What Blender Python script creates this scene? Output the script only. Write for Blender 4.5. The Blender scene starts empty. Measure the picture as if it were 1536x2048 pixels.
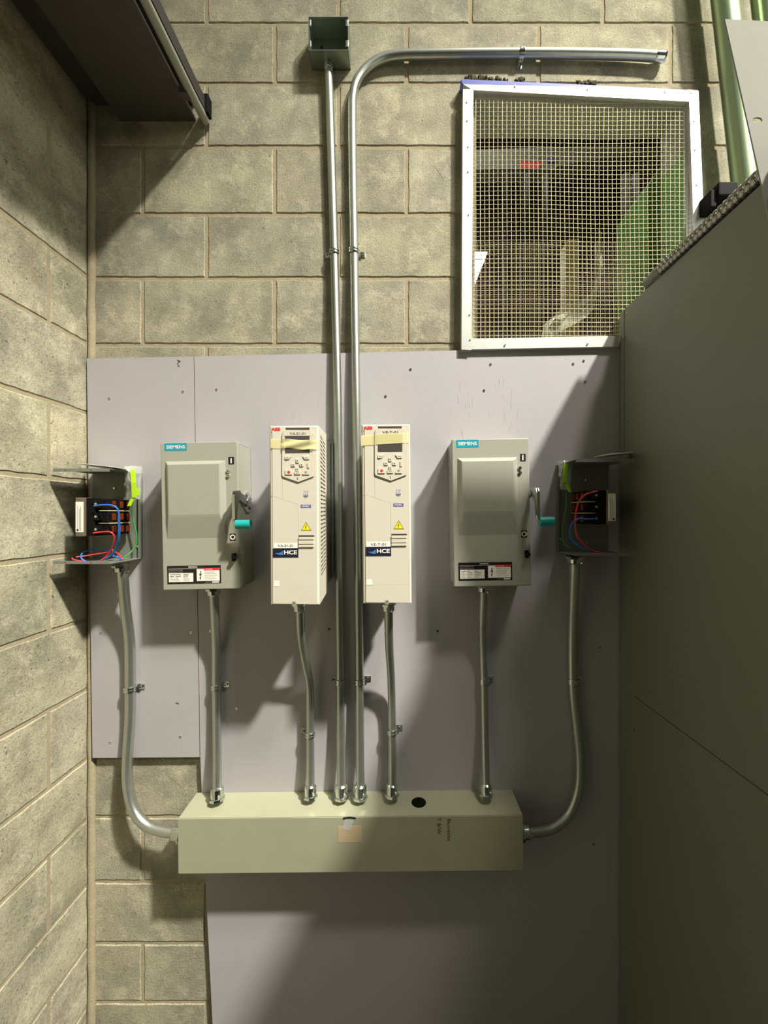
import bpy, bmesh, math, random
from mathutils import Vector, Matrix, noise
C = bpy.context.scene.collection
R = random.Random(7)

# ------------------------------------------------------------------ camera, light, exposure
F = 770.0                      # focal length in pixels of the 1536x2048 frame
CX, CY = 800.0, 1029.0         # where the back wall's normal meets the frame
D0 = 1.194                     # camera to back wall
ZC = 1.75                      # camera height
DB = 1.176                     # camera to front of the plywood
cam = bpy.data.cameras.new('camera'); camo = bpy.data.objects.new('camera', cam); C.objects.link(camo)
camo.location = (0, -D0, ZC); camo.rotation_euler = (math.pi/2, 0, 0)
cam.sensor_fit = 'VERTICAL'; cam.sensor_height = 36; cam.lens = 36*F/2048
cam.shift_x = -(CX-768)/2048; cam.shift_y = (CY-1024)/2048
cam.clip_start = 0.02
bpy.context.scene.camera = camo
vs = bpy.context.scene.view_settings
vs.view_transform = 'Standard'; vs.look = 'None'; vs.gamma = 1; vs.use_curve_mapping = False
vs.exposure = 0.0

w = bpy.data.worlds.new('world'); bpy.context.scene.world = w; w.use_nodes = True
nt = w.node_tree; nt.nodes.clear()
wo = nt.nodes.new('ShaderNodeOutputWorld'); bg = nt.nodes.new('ShaderNodeBackground')
gtc = nt.nodes.new('ShaderNodeTexCoord'); gsp = nt.nodes.new('ShaderNodeSeparateXYZ'); grp = nt.nodes.new('ShaderNodeValToRGB')
gmr = nt.nodes.new('ShaderNodeMapRange'); gmr.inputs[1].default_value = -1; gmr.inputs[2].default_value = 1
nt.links.new(gtc.outputs['Generated'], gsp.inputs[0]); nt.links.new(gsp.outputs['Z'], gmr.inputs[0]); nt.links.new(gmr.outputs[0], grp.inputs[0])
ce = grp.color_ramp.elements; ce[0].position = 0.50; ce[0].color = (0.006, 0.007, 0.004, 1); ce[1].position = 0.85; ce[1].color = (0.240, 0.250, 0.190, 1)
nt.links.new(grp.outputs[0], bg.inputs['Color']); bg.inputs['Strength'].default_value = 0.88
nt.links.new(bg.outputs[0], wo.inputs[0])

def lamp(name, loc, target, power, sx, sy, col):
    l = bpy.data.lights.new(name, 'AREA'); l.shape = 'RECTANGLE'; l.size = sx; l.size_y = sy
    l.energy = power; l.color = col
    o = bpy.data.objects.new(name, l); C.objects.link(o); o.location = loc
    o.rotation_euler = (Vector(target)-Vector(loc)).to_track_quat('-Z', 'Y').to_euler()
    return o
sp = bpy.data.lights.new('high_bay_light', 'SPOT'); sp.energy = 6200; sp.color = (1.0, 0.95, 0.84); sp.shadow_soft_size = 0.2
sp.spot_size = math.radians(42); sp.spot_blend = 1.0
spo = bpy.data.objects.new('high_bay_light', sp); C.objects.link(spo); spo.location = (3.65, -3.4, ZC+6.2)
spo.rotation_euler = (Vector((-0.8, 0, ZC-3.0))-spo.location).to_track_quat('-Z', 'Y').to_euler()
lamp('far_bay_light', (1.75, -2.3, ZC+4.9), (0, 0, ZC), 150, 0.6, 0.35, (1.0, 0.95, 0.86))

lamp('added_fill_light', (5.0, -3.5, ZC+2.6), (-0.8, 0, ZC+0.6), 62, 2.2, 2.2, (1.0, 0.97, 0.84))  # added unseen lamp that brightens the shaded upper-left wall

def P(px, py, d):
    return Vector(((px-CX)*d/F, d-D0, ZC+(CY-py)*d/F))
def s2l(c):
    c = c/255.0
    return c/12.92 if c <= 0.04045 else ((c+0.055)/1.055)**2.4

# ------------------------------------------------------------------ materials
def mat(name, rgb, rough=0.5, metal=0.0, noise_amt=0.0, noise_scale=30, bump=0.0, bump_scale=200, alpha=1.0, emit=0, trans=0.0, spec=0.5, coat=0):
    m = bpy.data.materials.new(name); m.use_nodes = True
    n = m.node_tree.nodes; L = m.node_tree.links; b = n['Principled BSDF']
    col = [s2l(c) for c in rgb]+[1]
    b.inputs['Base Color'].default_value = col
    b.inputs['Roughness'].default_value = rough; b.inputs['Metallic'].default_value = metal
    b.inputs['Specular IOR Level'].default_value = spec
    if coat: b.inputs['Coat Weight'].default_value = coat
    tc = n.new('ShaderNodeTexCoord')
    if noise_amt:
        t = n.new('ShaderNodeTexNoise'); t.inputs['Scale'].default_value = noise_scale; t.inputs['Detail'].default_value = 5
        L.new(tc.outputs['Object'], t.inputs['Vector'])
        mx = n.new('ShaderNodeMixRGB'); mx.inputs[1].default_value = [c*(1-noise_amt) for c in col[:3]]+[1]
        mx.inputs[2].default_value = [min(1, c*(1+noise_amt)) for c in col[:3]]+[1]
        L.new(t.outputs['Fac'], mx.inputs[0]); L.new(mx.outputs[0], b.inputs['Base Color'])
    if bump:
        t2 = n.new('ShaderNodeTexNoise'); t2.inputs['Scale'].default_value = bump_scale; t2.inputs['Detail'].default_value = 3
        L.new(tc.outputs['Object'], t2.inputs['Vector'])
        bp = n.new('ShaderNodeBump'); bp.inputs['Strength'].default_value = bump; bp.inputs['Distance'].default_value = 0.002
        L.new(t2.outputs['Fac'], bp.inputs['Height']); L.new(bp.outputs[0], b.inputs['Normal'])
    if alpha < 1: b.inputs['Alpha'].default_value = alpha
    if trans: b.inputs['Transmission Weight'].default_value = trans
    if emit:
        b.inputs['Emission Color'].default_value = col; b.inputs['Emission Strength'].default_value = emit
    return m

def block_mat(name, dark, light, pale):
    m = bpy.data.materials.new(name); m.use_nodes = True
    n = m.node_tree.nodes; L = m.node_tree.links; b = n['Principled BSDF']
    b.inputs['Roughness'].default_value = 0.93; b.inputs['Specular IOR Level'].default_value = 0.15
    tc = n.new('ShaderNodeTexCoord')
    def nz(s, d, ro=0.6):
        t = n.new('ShaderNodeTexNoise'); t.inputs['Scale'].default_value = s; t.inputs['Detail'].default_value = d
        t.inputs['Roughness'].default_value = ro
        L.new(tc.outputs['Object'], t.inputs['Vector']); return t
    def ramp(src, a, c):
        r = n.new('ShaderNodeValToRGB'); r.color_ramp.elements[0].position = a; r.color_ramp.elements[1].position = c
        L.new(src, r.inputs[0]); return r.outputs[0]
    def mix(f, a, c):
        x = n.new('ShaderNodeMixRGB')
        if isinstance(f, float): x.inputs[0].default_value = f
        else: L.new(f, x.inputs[0])
        for i, q in ((1, a), (2, c)):
            if isinstance(q, tuple): x.inputs[i].default_value = [s2l(v) for v in q]+[1]
            else: L.new(q, x.inputs[i])
        return x.outputs[0]
    big = ramp(nz(7, 4).outputs['Fac'], 0.38, 0.62)
    c = mix(big, dark, light)
    blot = ramp(nz(13, 8, 0.78).outputs['Fac'], 0.50, 0.74)
    c = mix(blot, c, pale)
    fine = nz(230, 3, 0.7)
    mul = n.new('ShaderNodeMixRGB'); mul.blend_type = 'MULTIPLY'; mul.inputs[0].default_value = 0.55
    L.new(c, mul.inputs[1]); fr = ramp(fine.outputs['Fac'], 0.2, 0.55); L.new(fr, mul.inputs[2]); c = mul.outputs[0]
    pits = ramp(nz(120, 2, 0.5).outputs['Fac'], 0.27, 0.33)
    mu2 = n.new('ShaderNodeMixRGB'); mu2.blend_type = 'MULTIPLY'; mu2.inputs[0].default_value = 0.6
    L.new(c, mu2.inputs[1]); L.new(pits, mu2.inputs[2]); c = mu2.outputs[0]
    at = n.new('ShaderNodeAttribute'); at.attribute_name = 'tone'
    mu = n.new('ShaderNodeMixRGB'); mu.blend_type = 'MULTIPLY'; mu.inputs[0].default_value = 1.0
    L.new(c, mu.inputs[1]); L.new(at.outputs['Color'], mu.inputs[2])
    L.new(mu.outputs[0], b.inputs['Base Color'])
    bp = n.new('ShaderNodeBump'); bp.inputs['Strength'].default_value = 0.55; bp.inputs['Distance'].default_value = 0.003
    ad = n.new('ShaderNodeMath'); ad.operation = 'ADD'
    L.new(nz(160, 4, 0.75).outputs['Fac'], ad.inputs[0]); L.new(nz(25, 3).outputs['Fac'], ad.inputs[1])
    L.new(ad.outputs[0], bp.inputs['Height']); L.new(bp.outputs[0], b.inputs['Normal'])
    return m

M = {}
M['block'] = block_mat('concrete_block', (148, 145, 127), (178, 174, 150), (210, 204, 175))
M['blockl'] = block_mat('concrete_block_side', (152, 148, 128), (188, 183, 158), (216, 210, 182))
M['mortar'] = mat('mortar', (162, 152, 126), 0.95, noise_amt=0.18, noise_scale=40, bump=0.6, bump_scale=150, spec=0.1)
M['board'] = mat('grey_painted_plywood', (170, 167, 170), 0.55, noise_amt=0.04, noise_scale=6, bump=0.12, bump_scale=60)
M['edge'] = mat('plywood_edge', (92, 70, 52), 0.9, noise_amt=0.3, noise_scale=120)
M['grey'] = mat('grey_powder_coat', (160, 161, 148), 0.42, noise_amt=0.02, bump=0.04, bump_scale=500)
M['greyd'] = mat('grey_enamel', (120, 124, 114), 0.45, noise_amt=0.05)
M['cab'] = mat('dark_grey_enamel', (113, 118, 105), 0.5, noise_amt=0.05, noise_scale=5, bump=0.03)
M['way'] = mat('beige_grey_enamel', (160, 161, 136), 0.38, noise_amt=0.06, noise_scale=14, bump=0.03)
M['galv'] = mat('galvanized_steel', (188, 192, 184), 0.34, 0.9, noise_amt=0.12, noise_scale=60, bump=0.05)
M['zinc'] = mat('bright_zinc', (215, 220, 216), 0.2, 1.0, noise_amt=0.05)
M['galvbox'] = mat('galvanized_box_steel', (142, 152, 140), 0.35, 0.7, noise_amt=0.2, noise_scale=50)
M['alu'] = mat('aluminium_angle', (200, 203, 198), 0.42, 0.55, noise_amt=0.06)
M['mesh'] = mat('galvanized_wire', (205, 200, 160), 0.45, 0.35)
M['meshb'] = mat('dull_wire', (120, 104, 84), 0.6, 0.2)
M['blue_film'] = mat('blue_film', (70, 84, 170), 0.5)
M['plastic'] = mat('warm_white_plastic', (211, 206, 190), 0.42, noise_amt=0.01)
M['plasticd'] = mat('warm_white_plastic_rim', (190, 172, 148), 0.5)
M['slot'] = mat('dark_slot', (66, 50, 38), 0.8)
M['screen'] = mat('lcd_screen', (82, 76, 72), 0.15)
M['white'] = mat('white_label', (240, 238, 228), 0.5)
M['black'] = mat('black_label', (26, 20, 20), 0.45)
M['blackp'] = mat('black_plastic', (14, 13, 14), 0.75, spec=0.15)
M['red'] = mat('red_print', (214, 44, 44), 0.5)
M['teal'] = mat('teal_label', (20, 150, 176), 0.45)
M['tealg'] = mat('teal_grip', (24, 160, 158), 0.35)
M['navy'] = mat('navy_label', (28, 26, 52), 0.45)
M['sky'] = mat('sky_blue_print', (60, 130, 190), 0.45)
M['indigo'] = mat('indigo_print', (88, 86, 160), 0.5)
M['yellow'] = mat('yellow_warning', (250, 226, 20), 0.45)
M['print'] = mat('grey_print', (70, 66, 60), 0.6)
M['printl'] = mat('pale_grey_print', (170, 166, 156), 0.6)
M['tape'] = mat('pale_yellow_tape', (238, 230, 168), 0.35, alpha=0.72)
M['wblue'] = mat('blue_insulation', (44, 112, 200), 0.35)
M['wred'] = mat('red_insulation', (214, 56, 66), 0.35)
M['wgreen'] = mat('green_insulation', (60, 140, 66), 0.4)
M['lime'] = mat('lime_tape', (176, 222, 30), 0.45)
M['bag'] = mat('clear_bag', (225, 230, 228), 0.12, alpha=0.32, coat=0.5)
M['copper'] = mat('varnished_copper', (140, 58, 22), 0.35, 0.5, noise_amt=0.2)
M['core'] = mat('laminated_core', (120, 108, 90), 0.55, 0.3, noise_amt=0.15, noise_scale=300)
M['dark'] = mat('dark_steel', (70, 66, 60), 0.6, 0.0, noise_amt=0.15)
M['beamd'] = mat('dark_beam_side', (52, 48, 44), 0.7)
M['lip'] = mat('pale_painted_steel', (150, 154, 138), 0.4, 0.1)
M['ink'] = mat('brown_marker', (88, 52, 30), 0.7)
M['tan'] = mat('tan_paper', (186, 168, 132), 0.7, noise_amt=0.06, noise_scale=60)
M['pencil'] = mat('pencil', (92, 88, 84), 0.9)
M['plate'] = mat('pale_grey_sheet', (150, 150, 143), 0.9, noise_amt=0.02, spec=0.05)
M['greenrefl'] = mat('galv_pipe_green_reflection', (176, 196, 160), 0.34, 0.9)  # galvanized pipe; its green reflection is put into the base colour
M['flex'] = mat('flexible_steel', (150, 149, 143), 0.2, 1.0, noise_amt=0.1)
M['foam'] = mat('dirty_sealant', (78, 72, 48), 0.95, noise_amt=0.4, noise_scale=90, bump=0.8)
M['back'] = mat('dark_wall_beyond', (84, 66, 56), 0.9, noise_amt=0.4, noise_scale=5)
M['duct'] = mat('grey_duct', (170, 172, 154), 0.6, noise_amt=0.1, noise_scale=4)
M['tray'] = mat('dull_grey_tray', (118, 118, 106), 0.7)
M['green'] = mat('green_panel_and_reflection', (112, 168, 84), 0.5)  # cabinet colour; on the sleeve plate it paints a green reflection
M['glow'] = mat('white_glow', (255, 250, 250), 0.5, emit=9)  # emission for the bright reflection patch behind the guard
M['film'] = mat('crumpled_film', (225, 226, 205), 0.18, alpha=0.5, coat=0.6)
M['cream'] = mat('cream_post', (206, 198, 150), 0.5)
M['floor'] = mat('concrete_floor', (50, 49, 44), 0.8, noise_amt=0.15, noise_scale=3)

# ------------------------------------------------------------------ mesh builder
class MB:
    def __init__(s): s.b = bmesh.new(); s.m = []
    def mi(s, m):
        m = M[m] if isinstance(m, str) else m
        if m not in s.m: s.m.append(m)
        return s.m.index(m)
    def faces(s, vs_, fs, m, smooth=False):
        i = s.mi(m); bv = [s.b.verts.new(v) for v in vs_]
        for f in fs:
            try:
                q = s.b.faces.new([bv[k] for k in f]); q.material_index = i; q.smooth = smooth
            except ValueError: pass
        return s
    def box(s, x0, x1, y0, y1, z0, z1, m, bev=0.0, seg=2):
        if x0 > x1: x0, x1 = x1, x0
        if y0 > y1: y0, y1 = y1, y0
        if z0 > z1: z0, z1 = z1, z0
        if bev:
            t = bmesh.new(); bmesh.ops.create_cube(t, size=1)
            for v in t.verts: v.co = Vector(((x0+x1)/2+v.co.x*(x1-x0), (y0+y1)/2+v.co.y*(y1-y0), (z0+z1)/2+v.co.z*(z1-z0)))
            bmesh.ops.bevel(t, geom=t.edges[:], offset=bev, segments=seg, profile=0.5, affect='EDGES')
            s.merge(t, m); return s
        v = [(x0,y0,z0),(x1,y0,z0),(x1,y1,z0),(x0,y1,z0),(x0,y0,z1),(x1,y0,z1),(x1,y1,z1),(x0,y1,z1)]
        return s.faces(v, [(0,3,2,1),(4,5,6,7),(0,1,5,4),(1,2,6,5),(2,3,7,6),(3,0,4,7)], m)
    def merge(s, t, m, smooth=False):
        i = s.mi(m); mp = {v: s.b.verts.new(v.co) for v in t.verts}
        for f in t.faces:
            q = s.b.faces.new([mp[v] for v in f.verts]); q.material_index = i; q.smooth = smooth
        t.free(); return s
    def prism(s, pts, y0, y1, m, side=None):      # pts (x, z) outline, extruded between y0 (front) and y1
        n = len(pts)
        ar = sum(pts[i][0]*pts[(i+1)%n][1]-pts[(i+1)%n][0]*pts[i][1] for i in range(n))
        if ar < 0: pts = pts[::-1]
        v = [(p[0], y0, p[1]) for p in pts]+[(p[0], y1, p[1]) for p in pts]
        s.faces(v, [tuple(range(n)), tuple(range(2*n-1, n-1, -1))], m)
        s.faces(v, [(i, i+n, (i+1)%n+n, (i+1)%n) for i in range(n)], side or m)
        return s
    def cyl(s, p0, p1, r, m, n=20, r1=None, caps=True, smooth=True):
        p0 = Vector(p0); p1 = Vector(p1); r1 = r if r1 is None else r1
        a = (p1-p0).normalized(); u = a.orthogonal().normalized(); w_ = a.cross(u)
        v = []
        for p, rr in ((p0, r), (p1, r1)):
            for k in range(n):
                t = 2*math.pi*k/n; v.append(p+u*math.cos(t)*rr+w_*math.sin(t)*rr)
        s.faces(v, [(k, (k+1)%n, (k+1)%n+n, k+n) for k in range(n)], m, smooth)
        if caps:
            s.faces(v[:n], [tuple(range(n-1, -1, -1))], m); s.faces(v[n:], [tuple(range(n))], m)
        return s
    def ring(s, c, axis, r0, r1, h, m, n=24):      # flat washer
        c = Vector(c); a = Vector(axis).normalized(); u = a.orthogonal().normalized(); w_ = a.cross(u); v = []
        for rr, hh in ((r0, 0), (r1, 0), (r1, h), (r0, h)):
            for k in range(n):
                t = 2*math.pi*k/n; v.append(c+a*hh+u*math.cos(t)*rr+w_*math.sin(t)*rr)
        f = []
        for j in range(4):
            for k in range(n): f.append((j*n+k, j*n+(k+1)%n, ((j+1)%4)*n+(k+1)%n, ((j+1)%4)*n+k))
        return s.faces(v, f, m)
    def tube(s, pts, r, m, n=14, caps=True, smooth=True):
        pts = [Vector(p) for p in pts]; N = len(pts)
        rf = r if callable(r) else (lambda i: r)
        t0 = (pts[1]-pts[0]).normalized(); u = t0.orthogonal().normalized(); rings = []
        for i, p in enumerate(pts):
            t = (pts[min(i+1, N-1)]-pts[max(i-1, 0)]).normalized()
            u = (u-t*u.dot(t)).normalized(); w_ = t.cross(u); rr = rf(i)
            rings.append([p+u*math.cos(2*math.pi*k/n)*rr+w_*math.sin(2*math.pi*k/n)*rr for k in range(n)])
        v = [q for g in rings for q in g]; f = []
        for i in range(N-1):
            for k in range(n): f.append((i*n+k, i*n+(k+1)%n, (i+1)*n+(k+1)%n, (i+1)*n+k))
        s.faces(v, f, m, smooth)
        if caps:
            s.faces(rings[0], [tuple(range(n-1, -1, -1))], m); s.faces(rings[-1], [tuple(range(n))], m)
        return s
    def text(s, txt, x, z, wd, ht, y, m, rot=0.0, bold=0.0, depth=0.0002):   # centred on (x, z), fitted to wd x ht
        cu = bpy.data.curves.new('t', 'FONT'); cu.body = txt; cu.size = 1; cu.offset = bold; cu.resolution_u = 3
        ob = bpy.data.objects.new('t', cu); C.objects.link(ob)
        dg = bpy.context.evaluated_depsgraph_get(); me = bpy.data.meshes.new_from_object(ob.evaluated_get(dg))
        bpy.data.objects.remove(ob); bpy.data.curves.remove(cu)
        xs = [v.co.x for v in me.vertices]; ys = [v.co.y for v in me.vertices]
        ax, bx, ay, by = min(xs), max(xs), min(ys), max(ys)
        sx = wd/(bx-ax); sy = ht/max(by-ay, 1e-6); cr, sr = math.cos(rot), math.sin(rot); v = []
        for q in me.vertices:
            a = (q.co.x-(ax+bx)/2)*sx; b_ = (q.co.y-(ay+by)/2)*sy
            v.append((x+a*cr-b_*sr, y-depth, z+a*sr+b_*cr))
        s.faces(v, [tuple(p.vertices) for p in me.polygons], m); bpy.data.meshes.remove(me)
        return s
    def build(s, name, parent=None, loc=None):
        bmesh.ops.recalc_face_normals(s.b, faces=s.b.faces[:]) if getattr(s, 'fix', False) else None
        me = bpy.data.meshes.new(name); s.b.to_mesh(me); s.b.free()
        for m in s.m: me.materials.append(m)
        o = bpy.data.objects.new(name, me); C.objects.link(o)
        if parent: o.parent = parent
        if loc is not None: o.location = loc
        return o

def tag(o, label=None, cat=None, group=None, kind=None):
    if label: o['label'] = label
    if cat: o['category'] = cat
    if group: o['group'] = group
    if kind: o['kind'] = kind
    return o
def thing(name, loc, label, cat, rot=0.0, group=None):
    o = bpy.data.objects.new(name, None); C.objects.link(o); o.location = loc; o.rotation_euler = (0, -rot, 0)
    o.empty_display_size = 0.05
    return tag(o, label, cat, group)
def smooth_path(pts, n=10):
    pts = [Vector(p) for p in pts]; q = [pts[0]*2-pts[1]]+pts+[pts[-1]*2-pts[-2]]; out = []
    for i in range(1, len(q)-2):
        a, b, c, d = q[i-1], q[i], q[i+1], q[i+2]
        for k in range(n):
            t = k/n
            out.append(0.5*((2*b)+(c-a)*t+(2*a-5*b+4*c-d)*t*t+(3*b-a-3*c+d)*t**3))
    out.append(pts[-1]); return out
def Zw(py, d=D0): return ZC+(CY-py)*d/F
def Xw(px, d=D0): return (px-CX)*d/F

# ------------------------------------------------------------------ the setting
XL = Xw(179.5)
rows_px = [-590, -460, -332, -203, -76, 48, 168, 294, 429, 557, 690, 828, 964, 1105, 1237, 1376, 1514, 1634, 1764, 1887, 2005, 2125]
rows = [Zw(p) for p in rows_px]
while rows[-1] > 0.2: rows.append(rows[-1]-0.2)
rows.append(0.0)
OP = (Xw(950), Xw(1384), Zw(684), Zw(186))       # opening behind the wire guard

def blocks(mb, rects, place, m, cols):
    """each block is a slab with a chipped, bevelled rim standing proud of the mortar"""
    for (a0, a1, b0, b1) in rects:
        if a1-a0 < 0.012 or b1-b0 < 0.012: continue
        g = 0.0048; a0 += g; a1 -= g; b0 += g; b1 -= g
        def rim(inset, step=0.02):
            pts = []; A0, A1, B0, B1 = a0+inset, a1-inset, b0+inset, b1-inset
            na = max(2, int((A1-A0)/step)); nb = max(2, int((B1-B0)/step))
            for k in range(na): pts.append((A0+(A1-A0)*k/na, B0))
            for k in range(nb): pts.append((A1, B0+(B1-B0)*k/nb))
            for k in range(na): pts.append((A1-(A1-A0)*k/na, B1))
            for k in range(nb): pts.append((A0, B1-(B1-B0)*k/nb))
            return pts
        r0 = rim(0); n0 = len(r0)
        out = []; inn = []; r1 = []
        ca, cb = (a0+a1)/2, (b0+b1)/2
        for (p, q) in r0:
            j = R.uniform(-0.0007, 0.0014)
            dx = -1 if p > a1-1e-6 else (1 if p < a0+1e-6 else 0); dy = -1 if q > b1-1e-6 else (1 if q < b0+1e-6 else 0)
            p1, q1 = p+dx*j, q+dy*j
            out.append((p1, q1, 0.0030)); inn.append((p1+dx*0.0028, q1+dy*0.0028, 0.0))
        n = n0; v = [place(*t) for t in out]+[place(*t) for t in inn]
        i0 = len(mb.b.faces); 
        mb.faces(v, [(k, (k+1)%n, (k+1)%n+n, k+n) for k in range(n)]+[tuple(range(n, 2*n))], m)
        t = R.uniform(0.90, 1.06); tt = (t*R.uniform(0.985, 1.015), t, t*R.uniform(0.96, 1.03))
        cols += [tt]*(n+1)

def clip(r, o):
    a0, a1, b0, b1 = r; x0, x1, z0, z1 = o
    if a1 <= x0 or a0 >= x1 or b1 <= z0 or b0 >= z1: return [r]
    out = []
    if a0 < x0: out.append((a0, x0, b0, b1))
    if a1 > x1: out.append((x1, a1, b0, b1))
    m0, m1 = max(a0, x0), min(a1, x1)
    if b0 < z0: out.append((m0, m1, b0, z0))
    if b1 > z1: out.append((m0, m1, z1, b1))
    return out
def tone(o, base, cols):
    me = o.data; ca = me.color_attributes.new('tone', 'FLOAT_COLOR', 'CORNER'); k = 0
    for i, p in enumerate(me.polygons):
        c = cols[i-base] if i >= base else (1, 1, 1)
        for l in p.loop_indices: ca.data[l].color = (c[0], c[1], c[2], 1)

XR = 2.6
mb = MB(); t = 0.0026
for (x0, x1, z0, z1) in clip((XL-0.2, XR, 0, 4.2), OP): mb.box(x0, x1, t, 0.141, z0, z1, 'mortar')
base = len(mb.b.faces); cols = []; rects = []
per = 0.4095; off = [Xw(285)+0.0, Xw(413)]
for i in range(len(rows)-1):
    z1, z0 = rows[i], rows[i+1]
    x = off[1] if i % 2 == 0 else off[0]         # row 7 (294..429) uses offset 0
    xs = []
    q = x
    while q > XL+0.03: q -= per
    while q < XR: xs.append(q); q += per
    for a in xs:
        r = (max(a, XL+0.010), min(a+per, XR), z0, z1)
        rects += clip(r, OP)
blocks(mb, rects, lambda a, b, c: (a, c, b), 'block', cols)
wb = mb.build('wall_back'); tone(wb, base, cols); tag(wb, kind='structure')
for seg in ([(872, 329), (893, 358)], [(895, 330), (871, 360)], [(331, 1547), (364, 1575), (391, 1551)]):
    pass
pm = MB()
for seg in ([(868, 331), (888, 360)], [(889, 331), (873, 361)], [(331, 1547), (364, 1575), (391, 1551)]):
    pm.tube([P(a, b, D0+0.0002) for a, b in seg], 0.0006, 'pencil', 5)
pm.build('pencil_mark', wb)
fm = MB()
for k in range(80):
    px = R.choice([R.uniform(930, 1050), R.uniform(930, 1000), R.uniform(1148, 1190)]); 
    py = 160+(px-925)*0.045-R.uniform(0, 7)
    c = P(px, py, D0-0.004); tb = bmesh.new(); bmesh.ops.create_icosphere(tb, subdivisions=1, radius=R.uniform(0.003, 0.008))
    for v in tb.verts: v.co = c+v.co*R.uniform(0.75, 1.2)
    fm.merge(tb, 'foam')
fm.build('sealant', wb)

mb = MB(); mb.box(XL-0.2, XL-t, -1.62, 0.0, 0, 4.2, 'mortar')
base = len(mb.b.faces); cols = []; rects = []
for i in range(len(rows)-1):
    z1, z0 = rows[i], rows[i+1]
    a = 0.012 if False else 0.0
    s0 = 0.137 if i % 2 == 1 else 0.340
    if i >= 12 : s0 = 0.137 if i % 2 == 1 else 0.340
    prev = 0.004
    q = s0
    while q < 1.62:
        rects.append((-q, -prev, z0, z1)); prev = q; q += 0.4095
    rects.append((-1.62, -prev, z0, z1))
blocks(mb, rects, lambda a, b, c: (XL-c, a, b), 'blockl', cols)
mb.fix = True
wl = mb.build('wall_left'); tone(wl, base, cols); tag(wl, kind='structure')
mb = MB().box(XL-0.2, XR, -3.2, 0.141, -0.1, 0, 'floor'); tag(mb.build('floor'), kind='structure')

q = MB(); q.box(OP[0], OP[1], 0.004, 0.141, OP[3]-0.003, OP[3], 'duct'); tag(q.build('trim_2'), kind='structure')
q = MB(); q.box(OP[1]-0.003, OP[1], 0.004, 0.141, OP[2], OP[3]-0.15, 'green'); q.box(OP[1]-0.003, OP[1], 0.004, 0.141, OP[3]-0.15, OP[3]-0.003, 'duct'); tag(q.build('trim_3'), kind='structure')  # green reflection in the steel sleeve, painted as plate colour
# rusty-edged mortar run down the inside corner
mb = MB(); pts = [Vector((XL+0.008+0.001*math.sin(k*1.7), -0.002, 0.02+k*0.06)) for k in range(62)]
mb.tube(pts, lambda i: 0.0115+0.001*math.sin(i*2.3), 'mortar', 8); tag(mb.build('trim_1'), kind='structure')

# ------------------------------------------------------------------ plywood
def pxpoly(pts, d): return [(P(a, b, d).x, P(a, b, d).z) for a, b in pts]
def screws(lst, parent, d=DB):
    for (a, b) in lst:
        p = P(a, b, d); s = MB()
        s.cyl(p+Vector((0, 0.001, 0)), p+Vector((0, -0.0012, 0)), 0.0046, 'zinc', 14, 0.0038)
        s.box(p.x-0.003, p.x+0.003, p.y-0.0015, p.y-0.001, p.z-0.0006, p.z+0.0006, 'slot')
        s.build('screw', parent)
mb = MB().prism(pxpoly([(173.5, 717), (387.4, 713), (399.4, 1514), (185, 1516)], DB), DB-D0, -0.0003, 'board', 'edge')
ba = tag(mb.build('plywood_board'), 'narrow grey painted plywood board in the corner, ending above bare blocks', 'board')
screws([(219, 797), (366, 783), (202, 1265), (382, 1265), (221, 1484), (361, 1473)], ba)
for (x0, z0, x1, z1) in ((355, 720, 361, 723), (358, 723, 355, 728), (356, 730, 359, 733), (352, 1405, 358, 1407)):
    a = P(x0, z0, DB-0.0004); b = P(x1, z1, DB-0.0004); ch = MB(); ch.tube([a, b], 0.0012, 'edge', 5); ch.build('chipped_spot', ba)
mb = MB().prism(pxpoly([(388.4, 713), (922, 700.5), (1230, 695), (1300, 695), (1300, 2250), (432, 2250), (425, 2048), (411, 1760), (400.6, 1514)], DB), DB-D0, -0.0003, 'board', 'edge')
bb = tag(mb.build('plywood_board'), 'large grey painted plywood board behind the drives and switches', 'board')
screws([(433, 779), (821, 739), (771, 793), (981, 729), (968, 781), (1167, 722), (1146, 728), (1170, 764), (421, 1262), (658, 1258),
        (875, 1262), (1199, 1295), (1187, 1688), (473, 777+640)], bb)
sc = MB()
for k in range(46):                               # fine checks in the painted veneer
    px = R.choice([R.gauss(590, 14), R.gauss(925, 12), R.gauss(1010, 14), R.gauss(640, 10)]); py = R.uniform(745, 860)
    a = P(px, py, DB-0.0001); L = R.uniform(0.008, 0.03)
    sc.tube([a, a+Vector((R.uniform(-0.002, 0.002), 0, -L/2)), a+Vector((R.uniform(-0.002, 0.002), 0, -L))], 0.0003, 'board', 4)
tag(sc.build('veneer_check', bb), kind='stuff')

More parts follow.
